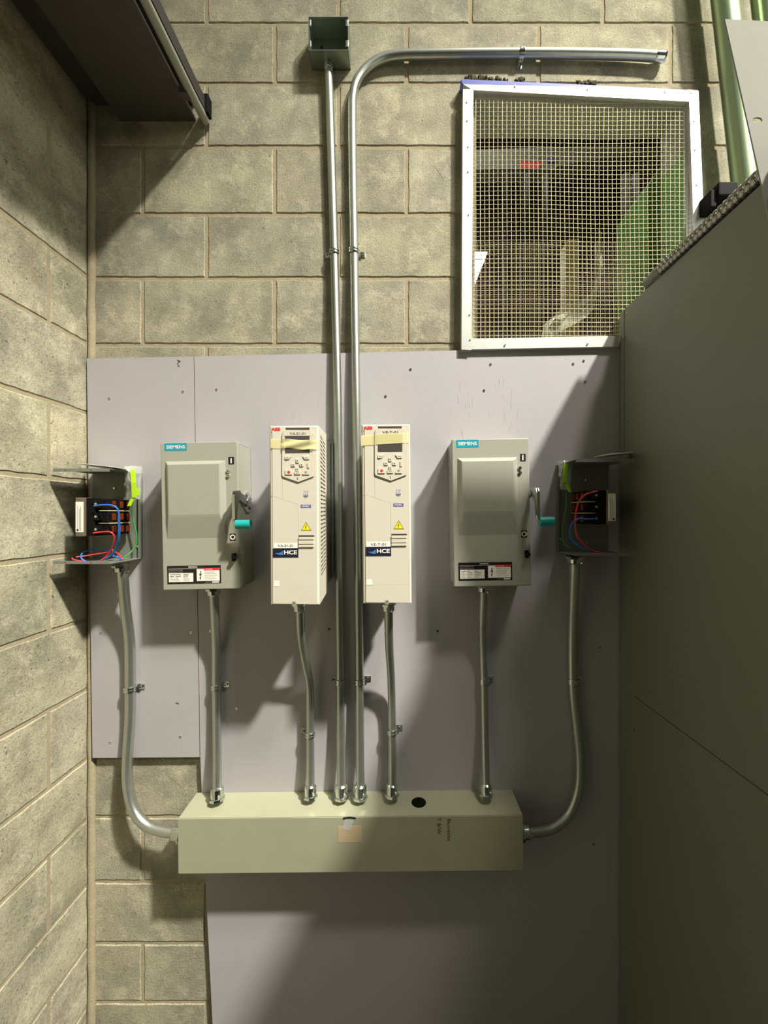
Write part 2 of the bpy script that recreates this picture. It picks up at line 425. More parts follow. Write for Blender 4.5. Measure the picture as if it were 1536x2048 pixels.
# ------------------------------------------------------------------ safety switches
def local_map(cx, cy, k, s):                      # zoomed picture point -> flat offset on the tilted face
    c = math.sqrt(1-s*s)
    def f(u, v):
        u -= cx; v -= cy
        return ((u*c-v*s)*k, -(u*s+v*c)*k)
    return f
def make_switch(loc, rot, label):
    r = thing('safety_switch', loc, label, 'safety switch', rot, 'grey safety switches on the plywood')
    g = local_map(561, 978, 0.2457e-3, 0.028)
    W, H, Y0 = 0.1075, 0.206, -0.100
    b = MB(); th = 0.0016
    b.box(-W+0.002, W-0.002, -0.002, 0, -H+0.003, H-0.003, 'grey')
    b.box(-W+0.002, -W+0.002+th, -0.096, 0, -H+0.003, H-0.003, 'grey'); b.box(W-0.002-th, W-0.002, -0.096, 0, -H+0.003, H-0.003, 'grey')
    b.box(-W+0.002, W-0.002, -0.096, 0, H-0.003-th, H-0.003, 'grey'); b.box(-W+0.002, W-0.002, -0.096, 0, -H+0.003, -H+0.003+th, 'grey')
    b.build('enclosure', r)
    for z in (0.155, -0.150):
        MB().box(-W-0.0015, -W+0.002, -0.085, -0.079, z-0.013, z+0.013, 'zinc', 0.001).build('hinge', r)
    d = MB(); d.box(-W, W, Y0, Y0+0.016, -H, H, 'grey', 0.0022, 3)
    x0, z1 = g(165, 365); x1, _ = g(845, 350); _, z0 = g(185, 1242)
    o = [(x0, z0), (x1, z0), (x1, z1), (x0, z1)]; i_ = [(x0+0.011, z0+0.066), (x1-0.014, z0+0.066), (x1-0.014, z1-0.011), (x0+0.011, z1-0.011)]
    m_ = [((a[0]*0.12+b_[0]*0.88), (a[1]*0.12+b_[1]*0.88)) for a, b_ in zip(o, i_)]
    v = [(p[0], Y0-0.0001, p[1]) for p in o]+[(p[0], Y0-0.010, p[1]) for p in m_]+[(p[0]*0.985+i_[0][0]*0.0, Y0-0.011, p[1]) for p in i_]
    d.faces(v, [(k, (k+1)%4, (k+1)%4+4, k+4) for k in range(4)]+[(k+4, (k+1)%4+4, (k+1)%4+8, k+8) for k in range(4)]+[(8, 9, 10, 11)], 'grey')
    dr = d.build('door', r)
    def rect(mb, u0, v0, u1, v1, m, y, th=0.0004):
        a = g(u0, v0); c = g(u1, v1); mb.box(a[0], c[0], y-th, y, c[1], a[1], m); return a, c
    l = MB(); rect(l, 150, 158, 405, 238, 'teal', Y0); a = g(278, 198); l.text('SIEMENS', a[0], a[1], 0.052, 0.0092, Y0-0.0004, 'white', bold=0.018)
    l.build('name_label', r)
    l = MB(); rect(l, 877, 308, 943, 390, 'black', Y0); rect(l, 901, 322, 917, 378, 'white', Y0-0.0004, 0.0002); l.build('on_mark', r)
    l = MB(); rect(l, 899, 1178, 968, 1258, 'black', Y0); a = g(934, 1218)
    l.ring((a[0], Y0-0.0005, a[1]), (0, -1, 0), 0.0042, 0.0075, 0.0002, 'white'); l.build('off_mark', r)
    for (u, q) in ((877, 468), (878, 522)):
        a = g(u, q); s = MB(); s.cyl((a[0], Y0, a[1]), (a[0], Y0-0.004, a[1]), 0.0056, 'zinc', 18, 0.0045)
        s.cyl((a[0], Y0-0.004, a[1]), (a[0], Y0-0.0045, a[1]), 0.002, 'slot', 10); s.build('screw', r)
    l = MB(); x0, z1 = g(190, 1553); x1, z0 = g(806, 1742); bw = x1-x0; bh = z1-z0
    l.box(x0, x1, Y0-0.0004, Y0, z0, z1, 'black', 0.0)
    def sub(a, b_, c, e, m, dep=0.0006): l.box(x0+bw*a, x0+bw*c, Y0-dep, Y0-0.0004, z1-bh*e, z1-bh*b_, m)
    sub(0.02, 0.155, 0.99, 0.175, 'printl')
    l.text('SIEMENS', x0+bw*0.48, z1-bh*0.08, bw*0.165, bh*0.075, Y0-0.0005, 'white', bold=0.015)
    l.text('Enclosed Heavy Duty', x0+bw*0.16, z1-bh*0.235, bw*0.26, bh*0.07, Y0-0.0005, 'printl')
    l.text('Disconnect Switch', x0+bw*0.16, z1-bh*0.335, bw*0.26, bh*0.06, Y0-0.0005, 'printl')
    sub(0.03, 0.40, 0.485, 0.89, 'white'); sub(0.55, 0.20, 0.975, 0.86, 'white'); sub(0.69, 0.15, 0.975, 0.275, 'red', 0.0008)
    l.text('DANGER', x0+bw*0.78, z1-bh*0.215, bw*0.13, bh*0.06, Y0-0.0009, 'white')
    for q in range(5):
        z = z1-bh*(0.48+0.085*q)
        for a in (0.05, 0.16, 0.30):
            e = a+R.uniform(0.05, 0.12); l.box(x0+bw*a, x0+bw*e, Y0-0.0008, Y0-0.0006, z-bh*0.014, z+bh*0.014, 'print' if q < 2 else 'printl')
        l.box(x0+bw*0.70, x0+bw*R.uniform(0.86, 0.96), Y0-0.0008, Y0-0.0006, z1-bh*(0.37+0.09*q)-bh*0.012, z1-bh*(0.37+0.09*q)+bh*0.012, 'printl')
    bolt = [(0.625, 0.30), (0.595, 0.55), (0.622, 0.53), (0.612, 0.68), (0.600, 0.66), (0.618, 0.80), (0.634, 0.64), (0.624, 0.66), (0.645, 0.44), (0.617, 0.47), (0.640, 0.31)]
    l.prism([(x0+bw*a, z1-bh*b_) for a, b_ in bolt], Y0-0.0008, Y0-0.0006, 'black')
    l.box(x0+bw*0.835, x0+bw*0.965, Y0-0.0006, Y0-0.0004, z1-bh*0.965, z1-bh*0.895, 'white')
    l.text('SEE NOTICE', x0+bw*0.765, z1-bh*0.93, bw*0.11, bh*0.045, Y0-0.0005, 'printl')
    l.build('warning_label', r)
    # operating handle on the right side
    h = MB(); xs = W-0.002
    h.cyl((xs, -0.036, 0.038), (xs+0.004, -0.036, 0.038), 0.030, 'zinc', 32); h.cyl((xs+0.004, -0.036, 0.038), (xs+0.008, -0.036, 0.038), 0.013, 'zinc', 24)
    for a in range(4): h.cyl((xs+0.004, -0.036+0.021*math.cos(a*1.57+.5), 0.038+0.021*math.sin(a*1.57+.5)), (xs+0.0055, -0.036+0.021*math.cos(a*1.57+.5), 0.038+0.021*math.sin(a*1.57+.5)), 0.004, 'slot', 10)
    h.build('pivot_plate', r)
    h = MB()
    def plate(pts, xa, xb, m):
        n = len(pts); v = [(xa, p[0], p[1]) for p in pts]+[(xb, p[0], p[1]) for p in pts]
        h.faces(v, [tuple(range(n)), tuple(range(2*n-1, n-1, -1))]+[(i, (i+1)%n, (i+1)%n+n, i+n) for i in range(n)], m)
    arm = [(-0.028, 0.046), (-0.108, 0.068), (-0.140, 0.064), (-0.148, 0.050), (-0.148, -0.012), (-0.134, -0.016), (-0.128, 0.030), (-0.110, 0.044), (-0.032, 0.024)]
    plate(arm, xs+0.005, xs+0.0065, 'zinc'); plate(arm[1:8], xs+0.011, xs+0.0125, 'zinc')
    h.box(xs+0.005, xs+0.0125, -0.149, -0.1475, -0.012, 0.055, 'zinc')
    h.tube([(xs+0.006, -0.141, -0.010), (xs+0.010, -0.141, -0.022), (xs+0.016, -0.141, -0.026)], 0.004, 'zinc', 8)
    h.fix = True
    hd = h.build('handle', r)
    q = MB(); q.cyl((xs+0.013, -0.141, -0.026), (xs+0.050, -0.141, -0.026), 0.0125, 'tealg', 28)
    q.ring((xs+0.050, -0.141, -0.026), (1, 0, 0), 0.008, 0.0122, 0.0012, 'tealg'); q.cyl((xs+0.0501, -0.141, -0.026), (xs+0.0505, -0.141, -0.026), 0.0075, 'greyd', 20)
    tag(q.build('grip', hd), 'teal cylindrical grip')
    a = g(960, 1445); q = MB(); q.box(a[0]-0.005, a[0]+0.004, Y0-0.011, Y0, a[1]-0.010, a[1]+0.011, 'blackp', 0.0015)
    q.box(a[0]-0.003, a[0]+0.007, Y0-0.017, Y0-0.009, a[1]-0.004, a[1]+0.004, 'blackp', 0.001); q.build('latch', r)
    return r
def seat(px, py, df): 
    p = P(px, py, df); p.y = DB-D0-0.0005; return p
make_switch(seat(400.5, 1031.5, 1.076), 0.020, 'grey safety switch with teal handle, beside the open box in the left corner')
make_switch(seat(983, 1025, 1.076), 0.0165, 'grey safety switch right of the drives, teal handle nearest the dark cabinet')

# ------------------------------------------------------------------ variable speed drives
def make_drive(loc, rot, code, label, wrinkled):
    r = thing('variable_speed_drive', loc, label, 'motor drive', rot, 'cream motor drives between the switches')
    g = local_map(307, 903, 0.2774e-3, 0.0088)
    W, H, Y0 = 0.0612, 0.2262, -(DB-0.965)
    b = MB(); YB = Y0+0.111
    # tapered shell
    def ringv(w_, h_, y): return [(-w_, y, -h_), (w_, y, -h_), (w_, y, h_), (-w_, y, h_)]
    v = ringv(W-0.004, H-0.004, Y0)+ringv(W, H-0.001, Y0+0.006)+ringv(W, H, Y0+0.012)+ringv(W, H, YB)
    v[12] = (-W, YB, -H+0.012); v[13] = (W, YB, -H+0.012)
    f = [(0, 1, 2, 3)]
    for j in range(3): f += [(j*4+k, j*4+k+4, j*4+(k+1)%4+4, j*4+(k+1)%4) for k in range(4)]
    b.faces(v, f+[(15, 14, 13, 12)], 'plastic'); b.fix = True
    b.build('housing', r)
    bls = {1: MB(), -1: MB()}
    for k in range(34):                             # louvres on both flanks; dark strips stand in for shaded slits
        z = 0.200-k*0.0105; sl = 0.012*(1-k/16.0)
        for sx in (1, -1):
            x = sx*W
            for (ya, yb) in ((Y0+0.030, Y0+0.055), (Y0+0.062, Y0+0.088)):
                za = z+sl*0.5-(ya-Y0-0.03)/0.058*sl; zb = z+sl*0.5-(yb-Y0-0.03)/0.058*sl
                v = [(x, ya, za), (x, yb, zb), (x, yb, zb-0.0032), (x, ya, za-0.0032)]
                v += [(x+sx*0.0004, q[1], q[2]) for q in v]
                bls[sx].faces(v, [(0, 1, 2, 3), (4, 5, 6, 7), (0, 1, 5, 4), (2, 3, 7, 6)], 'slot')
    for bl in bls.values(): bl.fix = True; bl.build('side_louvre', r)
    hs = MB(); hs.box(-W+0.006, W-0.006, YB, -0.003, -H+0.030, H-0.010, 'galv')
    for k in range(9): hs.box(-W+0.010+k*0.0118, -W+0.012+k*0.0118, YB+0.002, -0.004, -H+0.024, -H+0.032, 'galv')
    hs.build('heatsink', r)
    mp = MB(); mp.box(-W-0.004, W+0.004, -0.003, 0, -H+0.050, H+0.002, 'galv'); mp.box(W+0.001, W+0.004, -0.016, 0, -H+0.050, H-0.008, 'galv'); mp.build('mounting_plate', r)
    fc = MB()
    fo = [g(110, 110), g(510, 105), g(520, 1705), g(122, 1700)]
    fc.prism(fo, Y0-0.0018, Y0+0.001, 'plastic')
    def gro(pts, wd=0.0009):
        for a, c in zip(pts[:-1], pts[1:]):
            A = g(*a); B = g(*c); fc.tube([(A[0], Y0-0.0016, A[1]), (B[0], Y0-0.0016, B[1])], wd*0.5, 'plasticd', 6)
    gro([(203, 560), (206, 757)]); gro([(108, 724), (206, 757), (346, 803), (350, 1190)])
    if code.startswith('VE'): gro([(118, 1545), (515, 1540)], 0.0006)
    fc.build('front_cover', r)
    gr = MB(); 
    for (v0, v1, m) in ((1083, 1098, 'slot'), (1124, 1131, 'plasticd'), (1163, 1170, 'plasticd')):
        a = g(352, v0); c = g(492, v1); gr.box(a[0], c[0], Y0-0.0021, Y0-0.0017, c[1], a[1], m)
    for (v0, v1) in ((1099, 1123), (1132, 1162), (1171, 1191)):
        a = g(352, v0); c = g(490, v1); gr.box(a[0], c[0], Y0-0.0045, Y0-0.0017, c[1], a[1], 'plastic', 0.0008)
    gr.build('finger_recess', r); gr = MB(); a = g(232, 115); c = g(448, 134); gr.box(a[0], c[0], Y0-0.0022, Y0-0.0017, c[1], a[1], 'slot')
    gr.build('release_slot', r)
    # control panel
    cp = MB(); YP = Y0-0.0045
    o = [(225, 136), (455, 136), (472, 150), (486, 180), (488, 552), (350, 604), (212, 556), (204, 540), (204, 180), (210, 150)]
    ctr = g(345, 360)
    pts = [g(*q) for q in o]
    cp.prism([(ctr[0]+(p[0]-ctr[0])*1.035, ctr[1]+(p[1]-ctr[1])*1.012) for p in pts], Y0-0.0019, Y0-0.0015, 'plasticd')
    cp.prism(pts, YP, Y0-0.0015, 'plastic')
    k = cp.build('control_panel', r)
    s = MB(); a = g(230, 190); c = g(452, 343); s.box(a[0], c[0], YP-0.0004, YP, c[1], a[1], 'screen'); tag(s.build('screen', k), 'dark display screen')
    def key(pts, m='plastic', mark=None, mm='print'):
        q = MB(); pp = [g(*t_) for t_ in pts]; cc = (sum(p[0] for p in pp)/len(pp), sum(p[1] for p in pp)/len(pp))
        q.prism([(p[0], p[1]-0.0003) for p in pp], YP-0.0004, YP, 'plasticd'); q.prism([(cc[0]+(p[0]-cc[0])*0.95, cc[1]+(p[1]-cc[1])*0.93+0.0002) for p in pp], YP-0.0018, YP, m)
        if mark == 'dot': q.cyl((cc[0], YP-0.0018, cc[1]), (cc[0], YP-0.0020, cc[1]), 0.0016 if mm == 'print' else 0.0036, mm, 12)
        if mark == 'line': q.box(cc[0]-0.004, cc[0]+0.004, YP-0.0020, YP-0.0018, cc[1]-0.0004, cc[1]+0.0004, mm)
        if mark == 'ring': q.ring((cc[0], YP-0.0018, cc[1]), (0, -1, 0), 0.0016, 0.0026, 0.0002, mm, 14)
        q.build('key', k)
    key([(230, 374), (290, 374), (270, 402), (230, 402)], mark='line'); key([(388, 374), (450, 374), (450, 402), (408, 402)], mark='line')
    key([(328, 396), (356, 396), (356, 433), (328, 433)], mark='dot'); key([(328, 474), (356, 474), (356, 506), (328, 506)], mark='dot')
    key([(288, 436), (322, 436), (322, 466), (288, 466)], mark='dot'); key([(362, 436), (396, 436), (396, 466), (362, 466)], mark='dot')
    key([(432, 430), (450, 430), (450, 480), (432, 480)]); key([(232, 496), (272, 488), (296, 520), (296, 540), (232, 540)], mark='dot', mm='red')
    key([(316, 512), (370, 512), (370, 538), (316, 538)], mark='line'); key([(388, 526), (412, 490), (450, 490), (450, 540), (388, 540)], mark='ring')
    q = MB(); a = g(343, 573); q.prism([(a[0]-0.001, a[1]-0.003), (a[0]+0.001, a[1]-0.003), (a[0]+0.0005, a[1]+0.003), (a[0]-0.0014, a[1]+0.002)], YP-0.0002, YP, 'print'); q.build('panel_mark', k); q = MB(); a = g(238, 415); q.cyl((a[0], YP, a[1]), (a[0], YP-0.0002, a[1]), 0.0012, 'print', 10); q.build('status_light', k)
    l = MB(); a = g(215, 143); c = g(466, 188); l.box(a[0], c[0], YP-0.0004, YP, c[1], a[1], 'plastic'); a = g(343, 169); l.text(code, a[0], a[1], 0.0385, 0.0060, YP-0.0005, 'print', bold=0.005); l.build('code_sticker', r)
    # print on the cover
    l = MB(); YF = Y0-0.0018; a = g(144, 129); l.text('ABB', a[0], a[1], 0.0218, 0.0086, YF, 'red', bold=0.055); l.build('maker_mark', r)
    l = MB(); a = g(370, 808); c = g(462, 836); l.box(a[0], c[0], YF-0.0003, YF, c[1], a[1], 'indigo'); a = g(416, 822); l.text('HVAC', a[0], a[1], 0.019, 0.0048, YF-0.0004, 'white', bold=0.02)
    for u in (400, 415, 430):
        l.tube([(g(u+4*math.sin(t_*1.2), 682+t_*7)[0], YF-0.0002, g(u, 682+t_*7)[1]) for t_ in range(7)], 0.0004, 'indigo', 5)
    for e in ((393, 727, 439, 727), (397, 727, 408, 742), (436, 727, 424, 742), (408, 742, 416, 730), (424, 742, 416, 730)):
        A = g(e[0], e[1]); B = g(e[2], e[3]); l.tube([(A[0], YF-0.0002, A[1]), (B[0], YF-0.0002, B[1])], 0.0006, 'indigo', 5)
    l.build('ventilation_mark', r)
    l = MB(); l.prism([g(418, 962), g(465, 1040), g(373, 1040)], YF-0.0003, YF, 'black'); l.prism([g(418, 970), g(459, 1036), g(379, 1036)], YF-0.0005, YF, 'yellow')
    l.prism([g(421, 984), g(408, 1012), g(416, 1010), g(411, 1026), g(418, 1024), g(417, 1012), g(425, 1001), g(416, 1004), g(425, 986)], YF-0.0007, YF-0.0005, 'black'); l.build('warning_triangle', r)
    l = MB(); a = g(126, 1156); c = g(342, 1198); l.box(a[0], c[0], YF-0.0005, YF, c[1], a[1], 'white'); a = g(234, 1178)
    l.text(code, a[0], a[1], 0.038, 0.0064, YF-0.0006, 'print', bold=0.005); l.build('code_sticker', r)
    l = MB(); a = g(121, 1202); c = g(350, 1282); l.box(a[0], c[0], YF-0.0006, YF, c[1], a[1], 'navy'); a = g(280, 1237)
    l.text('HCE', a[0], a[1], 0.0325, 0.0105, YF-0.0007, 'white', bold=0.03)
    l.prism([g(140, 1245), g(180, 1244), g(212, 1222), g(210, 1262), g(178, 1260)], YF-0.0008, YF-0.0006, 'sky'); l.build('installer_sticker', r)
    l = MB(); a = g(127, 1495); c = g(177, 1543); l.box(a[0], c[0], YF-0.0004, YF, c[1], a[1], 'white'); l.build('blank_sticker', r)
    a = g(312, 1697); l = MB(); l.ring((a[0], YF-0.0002, a[1]), (0, -1, 0), 0.0042, 0.0062, 0.0006, 'plasticd', 20); l.cyl((a[0], YF, a[1]), (a[0], YF-0.001, a[1]), 0.0042, 'greyd', 16); l.build('cover_screw', r)
    # strip of tape across the display
    tp = MB(); n = 22; top = []; bot = []
    (u0, v0, u1, v1, hh) = (98, 212, 522, 232, 84) if wrinkled else (80, 196, 508, 172, 92)
    vv = []
    for i in range(n+1):
        s_ = i/n; u = u0+(u1-u0)*s_; q = v0+(v1-v0)*s_; over = 204 < u < 488
        for jj in range(7):
            t_ = jj/6; y = (YP if over else YF)-0.0012
            if wrinkled and over: y -= 0.0012+0.0018*math.sin(s_*9+t_*6)
            a = g(u, q+hh*t_+(4*math.sin(s_*12) if wrinkled and jj in (0, 6) else 0)); vv.append((a[0], y, a[1]))
    ff = [(i*7+j, i*7+j+1, (i+1)*7+j+1, (i+1)*7+j) for i in range(n) for j in range(6)]
    vb = [(a, b_-0.0002, c) for a, b_, c in vv]
    tp.faces(vv, ff, 'tape', True)
    tag(tp.build('tape_strip', r), 'pale yellow translucent tape')
    return r
make_drive(seat(588, 1030.5, 0.965), 0.0065, 'VA-01-01', 'cream motor drive with wrinkled tape, vented flank visible, left of the conduits', True)
make_drive(seat(772.8, 1027.8, 0.965), 0.010, 'VE-T-01', 'cream motor drive with smooth tape, right of the tall conduits', False)

# ------------------------------------------------------------------ wireway trough
tw = math.atan2(9, 687)
p = P(701.5, 1687, 1.078)
WW, WH, YD = 0.481, 0.0765, -(DB-1.078)
way = thing('wireway', (p.x, DB-D0-0.0005, p.z), 'long beige-grey steel wiring trough the conduits drop into', 'wiring trough', tw*0.75)
ha = P(838, 1597, 1.128)-Vector((p.x, DB-D0, p.z)); hx, hy, hr = ha.x, ha.y+0.0, 0.0215
tb = bmesh.new()
o_ = [tb.verts.new((x, y, 0)) for x, y in ((-WW, YD), (WW, YD), (WW, 0), (-WW, 0))]
c_ = [tb.verts.new((hx+hr*math.cos(k*math.pi/14), hy+hr*math.sin(k*math.pi/14), 0)) for k in range(28)]
ed = [tb.edges.new((o_[k], o_[(k+1)%4])) for k in range(4)]+[tb.edges.new((c_[k], c_[(k+1)%28])) for k in range(28)]
bmesh.ops.triangle_fill(tb, use_beauty=True, edges=ed)
rg = bmesh.ops.extrude_face_region(tb, geom=tb.faces[:])
for v in [e for e in rg['geom'] if isinstance(e, bmesh.types.BMVert)]: v.co.z -= 0.0016
for v in tb.verts: v.co.z += WH
bmesh.ops.recalc_face_normals(tb, faces=tb.faces[:])
mb = MB(); mb.merge(tb, 'way')
mb.box(-WW, WW, -0.0016, 0, -WH, WH-0.0016, 'way'); mb.box(-WW, WW, YD, 0, -WH, -WH+0.0016, 'way')
mb.box(-WW, -WW+0.0016, YD, 0, -WH, WH-0.0016, 'way'); mb.box(WW-0.0016, WW, YD, 0, -WH, WH-0.0016, 'way')
mb.build('trough', way)
cv = MB(); cv.box(-WW-0.001, WW+0.001, YD-0.0025, YD-0.0005, -WH-0.001, WH-0.0005, 'way', 0.0008); cv.build('cover', way)
def wl_(px, py):                                   # point on the front of the trough, in its own frame
    q = P(px, py, 1.0755)-Vector((p.x, DB-D0, p.z)); a = tw*0.75; return (q.x*math.cos(a)+q.z*math.sin(a), -q.x*math.sin(a)+q.z*math.cos(a))
YF = YD-0.0025
l = MB(); a = wl_(676, 1652); c = wl_(724, 1684); l.box(a[0], c[0], YF-0.0004, YF, c[1], a[1], 'tan')
a = wl_(692, 1677); 
for k in range(3): l.box(a[0]-0.010, a[0]+0.009, YF-0.0006, YF-0.0004, a[1]-0.0008+k*0.0035, a[1]+0.0003+k*0.0035, 'printl')
tag(l.build('paper_sticker', way), 'tan paper sticker')
l = MB(); a = wl_(687, 1634.5); c = wl_(712, 1634.5); l.tube([(a[0], YF-0.001, a[1]-0.001), ((a[0]+c[0])/2, YF-0.0015, a[1]+0.001), (c[0], YF-0.001, c[1]-0.001)], 0.0016, 'blackp', 8)
a = wl_(690, 1637); c = wl_(708, 1656); l.prism([wl_(690, 1636), wl_(709, 1636), wl_(700, 1660), wl_(684, 1658)], YF-0.0010, YF-0.0008, 'bag'); l.build('slot_hook', way)
l = MB(); a = wl_(898, 1660); l.text('Buvette', a[0], a[1], 0.062, 0.010, YF, 'ink', rot=-math.pi/2, bold=0.01)
a = wl_(878, 1652); l.text('T B/W', a[0], a[1], 0.047, 0.011, YF, 'ink', rot=-math.pi/2, bold=0.01); tag(l.build('handwriting', way), 'brown marker handwriting')

# ------------------------------------------------------------------ conduits
def connector(mb, p, ax, r, m='zinc', ln=0.030, sc=1.0):
    p = Vector(p); ax = Vector(ax).normalized()
    mb.cyl(p, p+ax*0.006, r*1.75*sc, m, 8, smooth=False); mb.cyl(p+ax*0.006, p+ax*ln, r*1.42*(0.5+sc*0.5), m, 24)
    mb.cyl(p+ax*ln, p+ax*(ln+0.004), r*1.42*(0.5+sc*0.5), m, 24, r*1.1)
    s = ax.orthogonal().normalized()
    for sg in (Vector((0.6, -0.8, 0)),):
        mb.cyl(p+ax*0.018+sg*r*1.3*sc, p+ax*0.018+sg*(r*1.3*sc+0.006), 0.0035, m, 10)
def conduit(pts, r, label, ends, n=12):
    path = [P(*q) for q in pts]; path = smooth_path(path, n)
    o = MB().tube(path, r, 'galv', 20).build('metal_conduit')
    tag(o, label, 'conduit', 'galvanized steel conduits')
    for (which, ln, *sc) in ends:
        q = MB(); sc = sc[0] if sc else 1.0
        if which == 0: connector(q, path[0], path[1]-path[0], r, ln=ln, sc=sc)
        else: connector(q, path[-1], path[-2]-path[-1], r, ln=ln, sc=sc)
        q.build('connector', o)
    return o
TW = 1.130
conduit([(243.5, 1129, 1.100), (246, 1160, 1.105), (251, 1215, 1.135), (259.5, 1285, 1.158), (260.5, 1372, 1.160), (260, 1440, 1.160), (255, 1520, 1.155), (256, 1572, 1.145), (268, 1620, 1.135), (291, 1649, 1.128), (325, 1662, 1.124), (364, 1666, 1.122)],
        0.0142, 'metal conduit curving from the left open box into the trough end', [(0, 0.018), (1, 0.022)])
conduit([(427, 1176, 1.110), (428, 1196, 1.112), (430, 1240, 1.130), (432.5, 1300, 1.155), (433, 1373, 1.160), (434, 1480, 1.155), (434.5, 1560, 1.135), (434.5, 1600, 1.125)],
        0.0125, 'short metal conduit below the left safety switch', [(0, 0.018), (1, 0.03)])
conduit([(598.5, 1205, 1.040), (600, 1225, 1.045), (603, 1280, 1.075), (613, 1335, 1.120), (619.5, 1375, 1.145), (620.5, 1470, 1.152), (621, 1550, 1.140), (621, 1595, 1.130)],
        0.0118, 'short bent metal conduit below the drive left of the tall conduits', [(0, 0.02), (1, 0.03)])
conduit([(656.8, 129.5, 1.178), (660, 220, 1.178), (665.5, 400, 1.178), (669, 520, 1.177), (674.5, 760, 1.160), (677, 950, 1.156), (679.5, 1250, 1.156), (681, 1450, 1.152), (683, 1596, 1.130)],
        0.0124, 'tall straight metal conduit rising to the square steel box', [(0, 0.014, 0.62), (1, 0.034)])
conduit([(1330, 114, 1.176), (1250, 109.5, 1.177), (1100, 107, 1.178), (950, 107.5, 1.178), (850, 109, 1.178), (800, 110.5, 1.178), (765, 117, 1.178), (735, 135, 1.178), (715, 160, 1.178), (706, 192, 1.178), (704.5, 240, 1.178), (706, 380, 1.178), (708.5, 520, 1.177), (712, 760, 1.160), (714.5, 950, 1.156), (718, 1250, 1.156), (719.5, 1450, 1.152), (720.5, 1596, 1.130)],
        0.0130, 'tall metal conduit bending right above the wire guard', [(0, 0.026, 0.62), (1, 0.034)])
conduit([(776, 1205, 1.040), (777, 1225, 1.045), (778.5, 1290, 1.080), (782, 1350, 1.125), (783.5, 1400, 1.150), (784.5, 1480, 1.152), (785, 1550, 1.140), (784.5, 1593, 1.130)],
        0.0118, 'short metal conduit below the drive right of the tall conduits', [(0, 0.02), (1, 0.03)])
conduit([(967, 1170, 1.110), (967, 1192, 1.112), (965.5, 1240, 1.130), (966, 1300, 1.155), (968, 1362, 1.160), (969.5, 1450, 1.156), (971.5, 1550, 1.135), (973, 1592, 1.125)],
        0.0115, 'short metal conduit below the right safety switch', [(0, 0.018), (1, 0.03)])
conduit([(1149, 1112, 1.100), (1149, 1140, 1.104), (1147, 1200, 1.130), (1144.5, 1280, 1.158), (1146, 1380, 1.160), (1153, 1450, 1.160), (1159, 1520, 1.156), (1156, 1580, 1.148), (1138, 1628, 1.138), (1108, 1654, 1.128), (1080, 1662, 1.124), (1042, 1664, 1.122)],
        0.0142, 'metal conduit curving from the dark open box into the trough end', [(0, 0.018), (1, 0.022)])

def strap(px, py, d, r, ear, label, surf):
    """one-hole strap: saddle over the conduit plus a flat ear with a screw"""
    c = P(px, py, d); o = thing('conduit_strap', c, label, 'conduit strap', 0, 'conduit straps')
    s = MB(); horiz = ear in ('down',)
    def V(a, b, z): return (z, b, a) if horiz else (a, b, z)
    for (za, zb, rr) in ((-0.007, 0.007, r*1.12), (-0.006, -0.002, r*1.26), (0.002, 0.006, r*1.26)):
        n = 14; v = []
        for z in (za, zb):
            for k in range(n+1):
                t_ = math.pi*k/n; v.append(V(math.cos(t_)*rr, -math.sin(t_)*rr, z))
            for k in range(n, -1, -1):
                t_ = math.pi*k/n; v.append(V(math.cos(t_)*r*1.01, -math.sin(t_)*r*1.01, z))
        m_ = 2*(n+1); s.faces(v, [(k, (k+1)%m_, (k+1)%m_+m_, k+m_) for k in range(m_)]+[tuple(range(m_)), tuple(range(2*m_-1, m_-1, -1))], 'zinc')
    gap = surf-d
    sg = {'left': -1, 'right': 1, 'down': -1}[ear]
    a0 = sg*r*0.98; a1 = sg*(r+0.020)
    for z in (0,):
        x0, x1 = min(a0, a1), max(a0, a1)
        if horiz: s.box(-0.0085, 0.0085, gap-0.003, gap, x0, x1, 'zinc', 0.001); s.box(-0.007, 0.007, -0.001, gap, a0-0.001, a0+0.001, 'zinc')
        else: s.box(x0, x1, gap-0.003, gap, -0.0085, 0.0085, 'zinc', 0.001); s.box(a0-0.001, a0+0.001, -0.001, gap, -0.007, 0.007, 'zinc')
    s.fix = True; s.build('saddle', o)
    q = MB(); am = sg*(r+0.010); ctr = Vector(V(am, gap-0.003, 0))
    q.cyl(ctr, ctr+Vector((0, -0.005, 0)), 0.0058, 'zinc', 6, smooth=False); q.cyl(ctr+Vector((0, -0.005, 0)), ctr+Vector((0, -0.0055, 0)), 0.0025, 'slot', 8); q.build('screw', o)
strap(260.5, 1377, 1.160, 0.0142, 'right', 'strap on the conduit curving down from the left open box', DB)
strap(433, 1373, 1.160, 0.0125, 'right', 'strap on the conduit below the left safety switch', DB)
strap(620.5, 1468, 1.152, 0.0118, 'left', 'strap below the left drive, screw ear pointing left', DB)
strap(680.5, 1363, 1.154, 0.0124, 'left', 'strap low on the tall conduit that rises to the square box', DB)
strap(719, 1363, 1.154, 0.0130, 'right', 'strap low on the tall bent conduit, bright screw ear at right', DB)
strap(784, 1463, 1.152, 0.0118, 'right', 'strap below the right drive, screw ear pointing right', DB)
strap(968, 1362, 1.160, 0.0115, 'right', 'strap on the conduit below the right safety switch', DB)
strap(1145.5, 1362, 1.160, 0.0142, 'right', 'strap on the conduit curving down from the dark open box', DB)
strap(668.5, 505, 1.177, 0.0124, 'left', 'strap on the block wall, ear left, on the conduit to the square box', D0)
strap(708, 503, 1.177, 0.0130, 'right', 'strap on the block wall, ear right, on the tall bent conduit', D0)
strap(1043, 107, 1.178, 0.0130, 'down', 'strap hanging down from the horizontal conduit above the wire guard', D0)

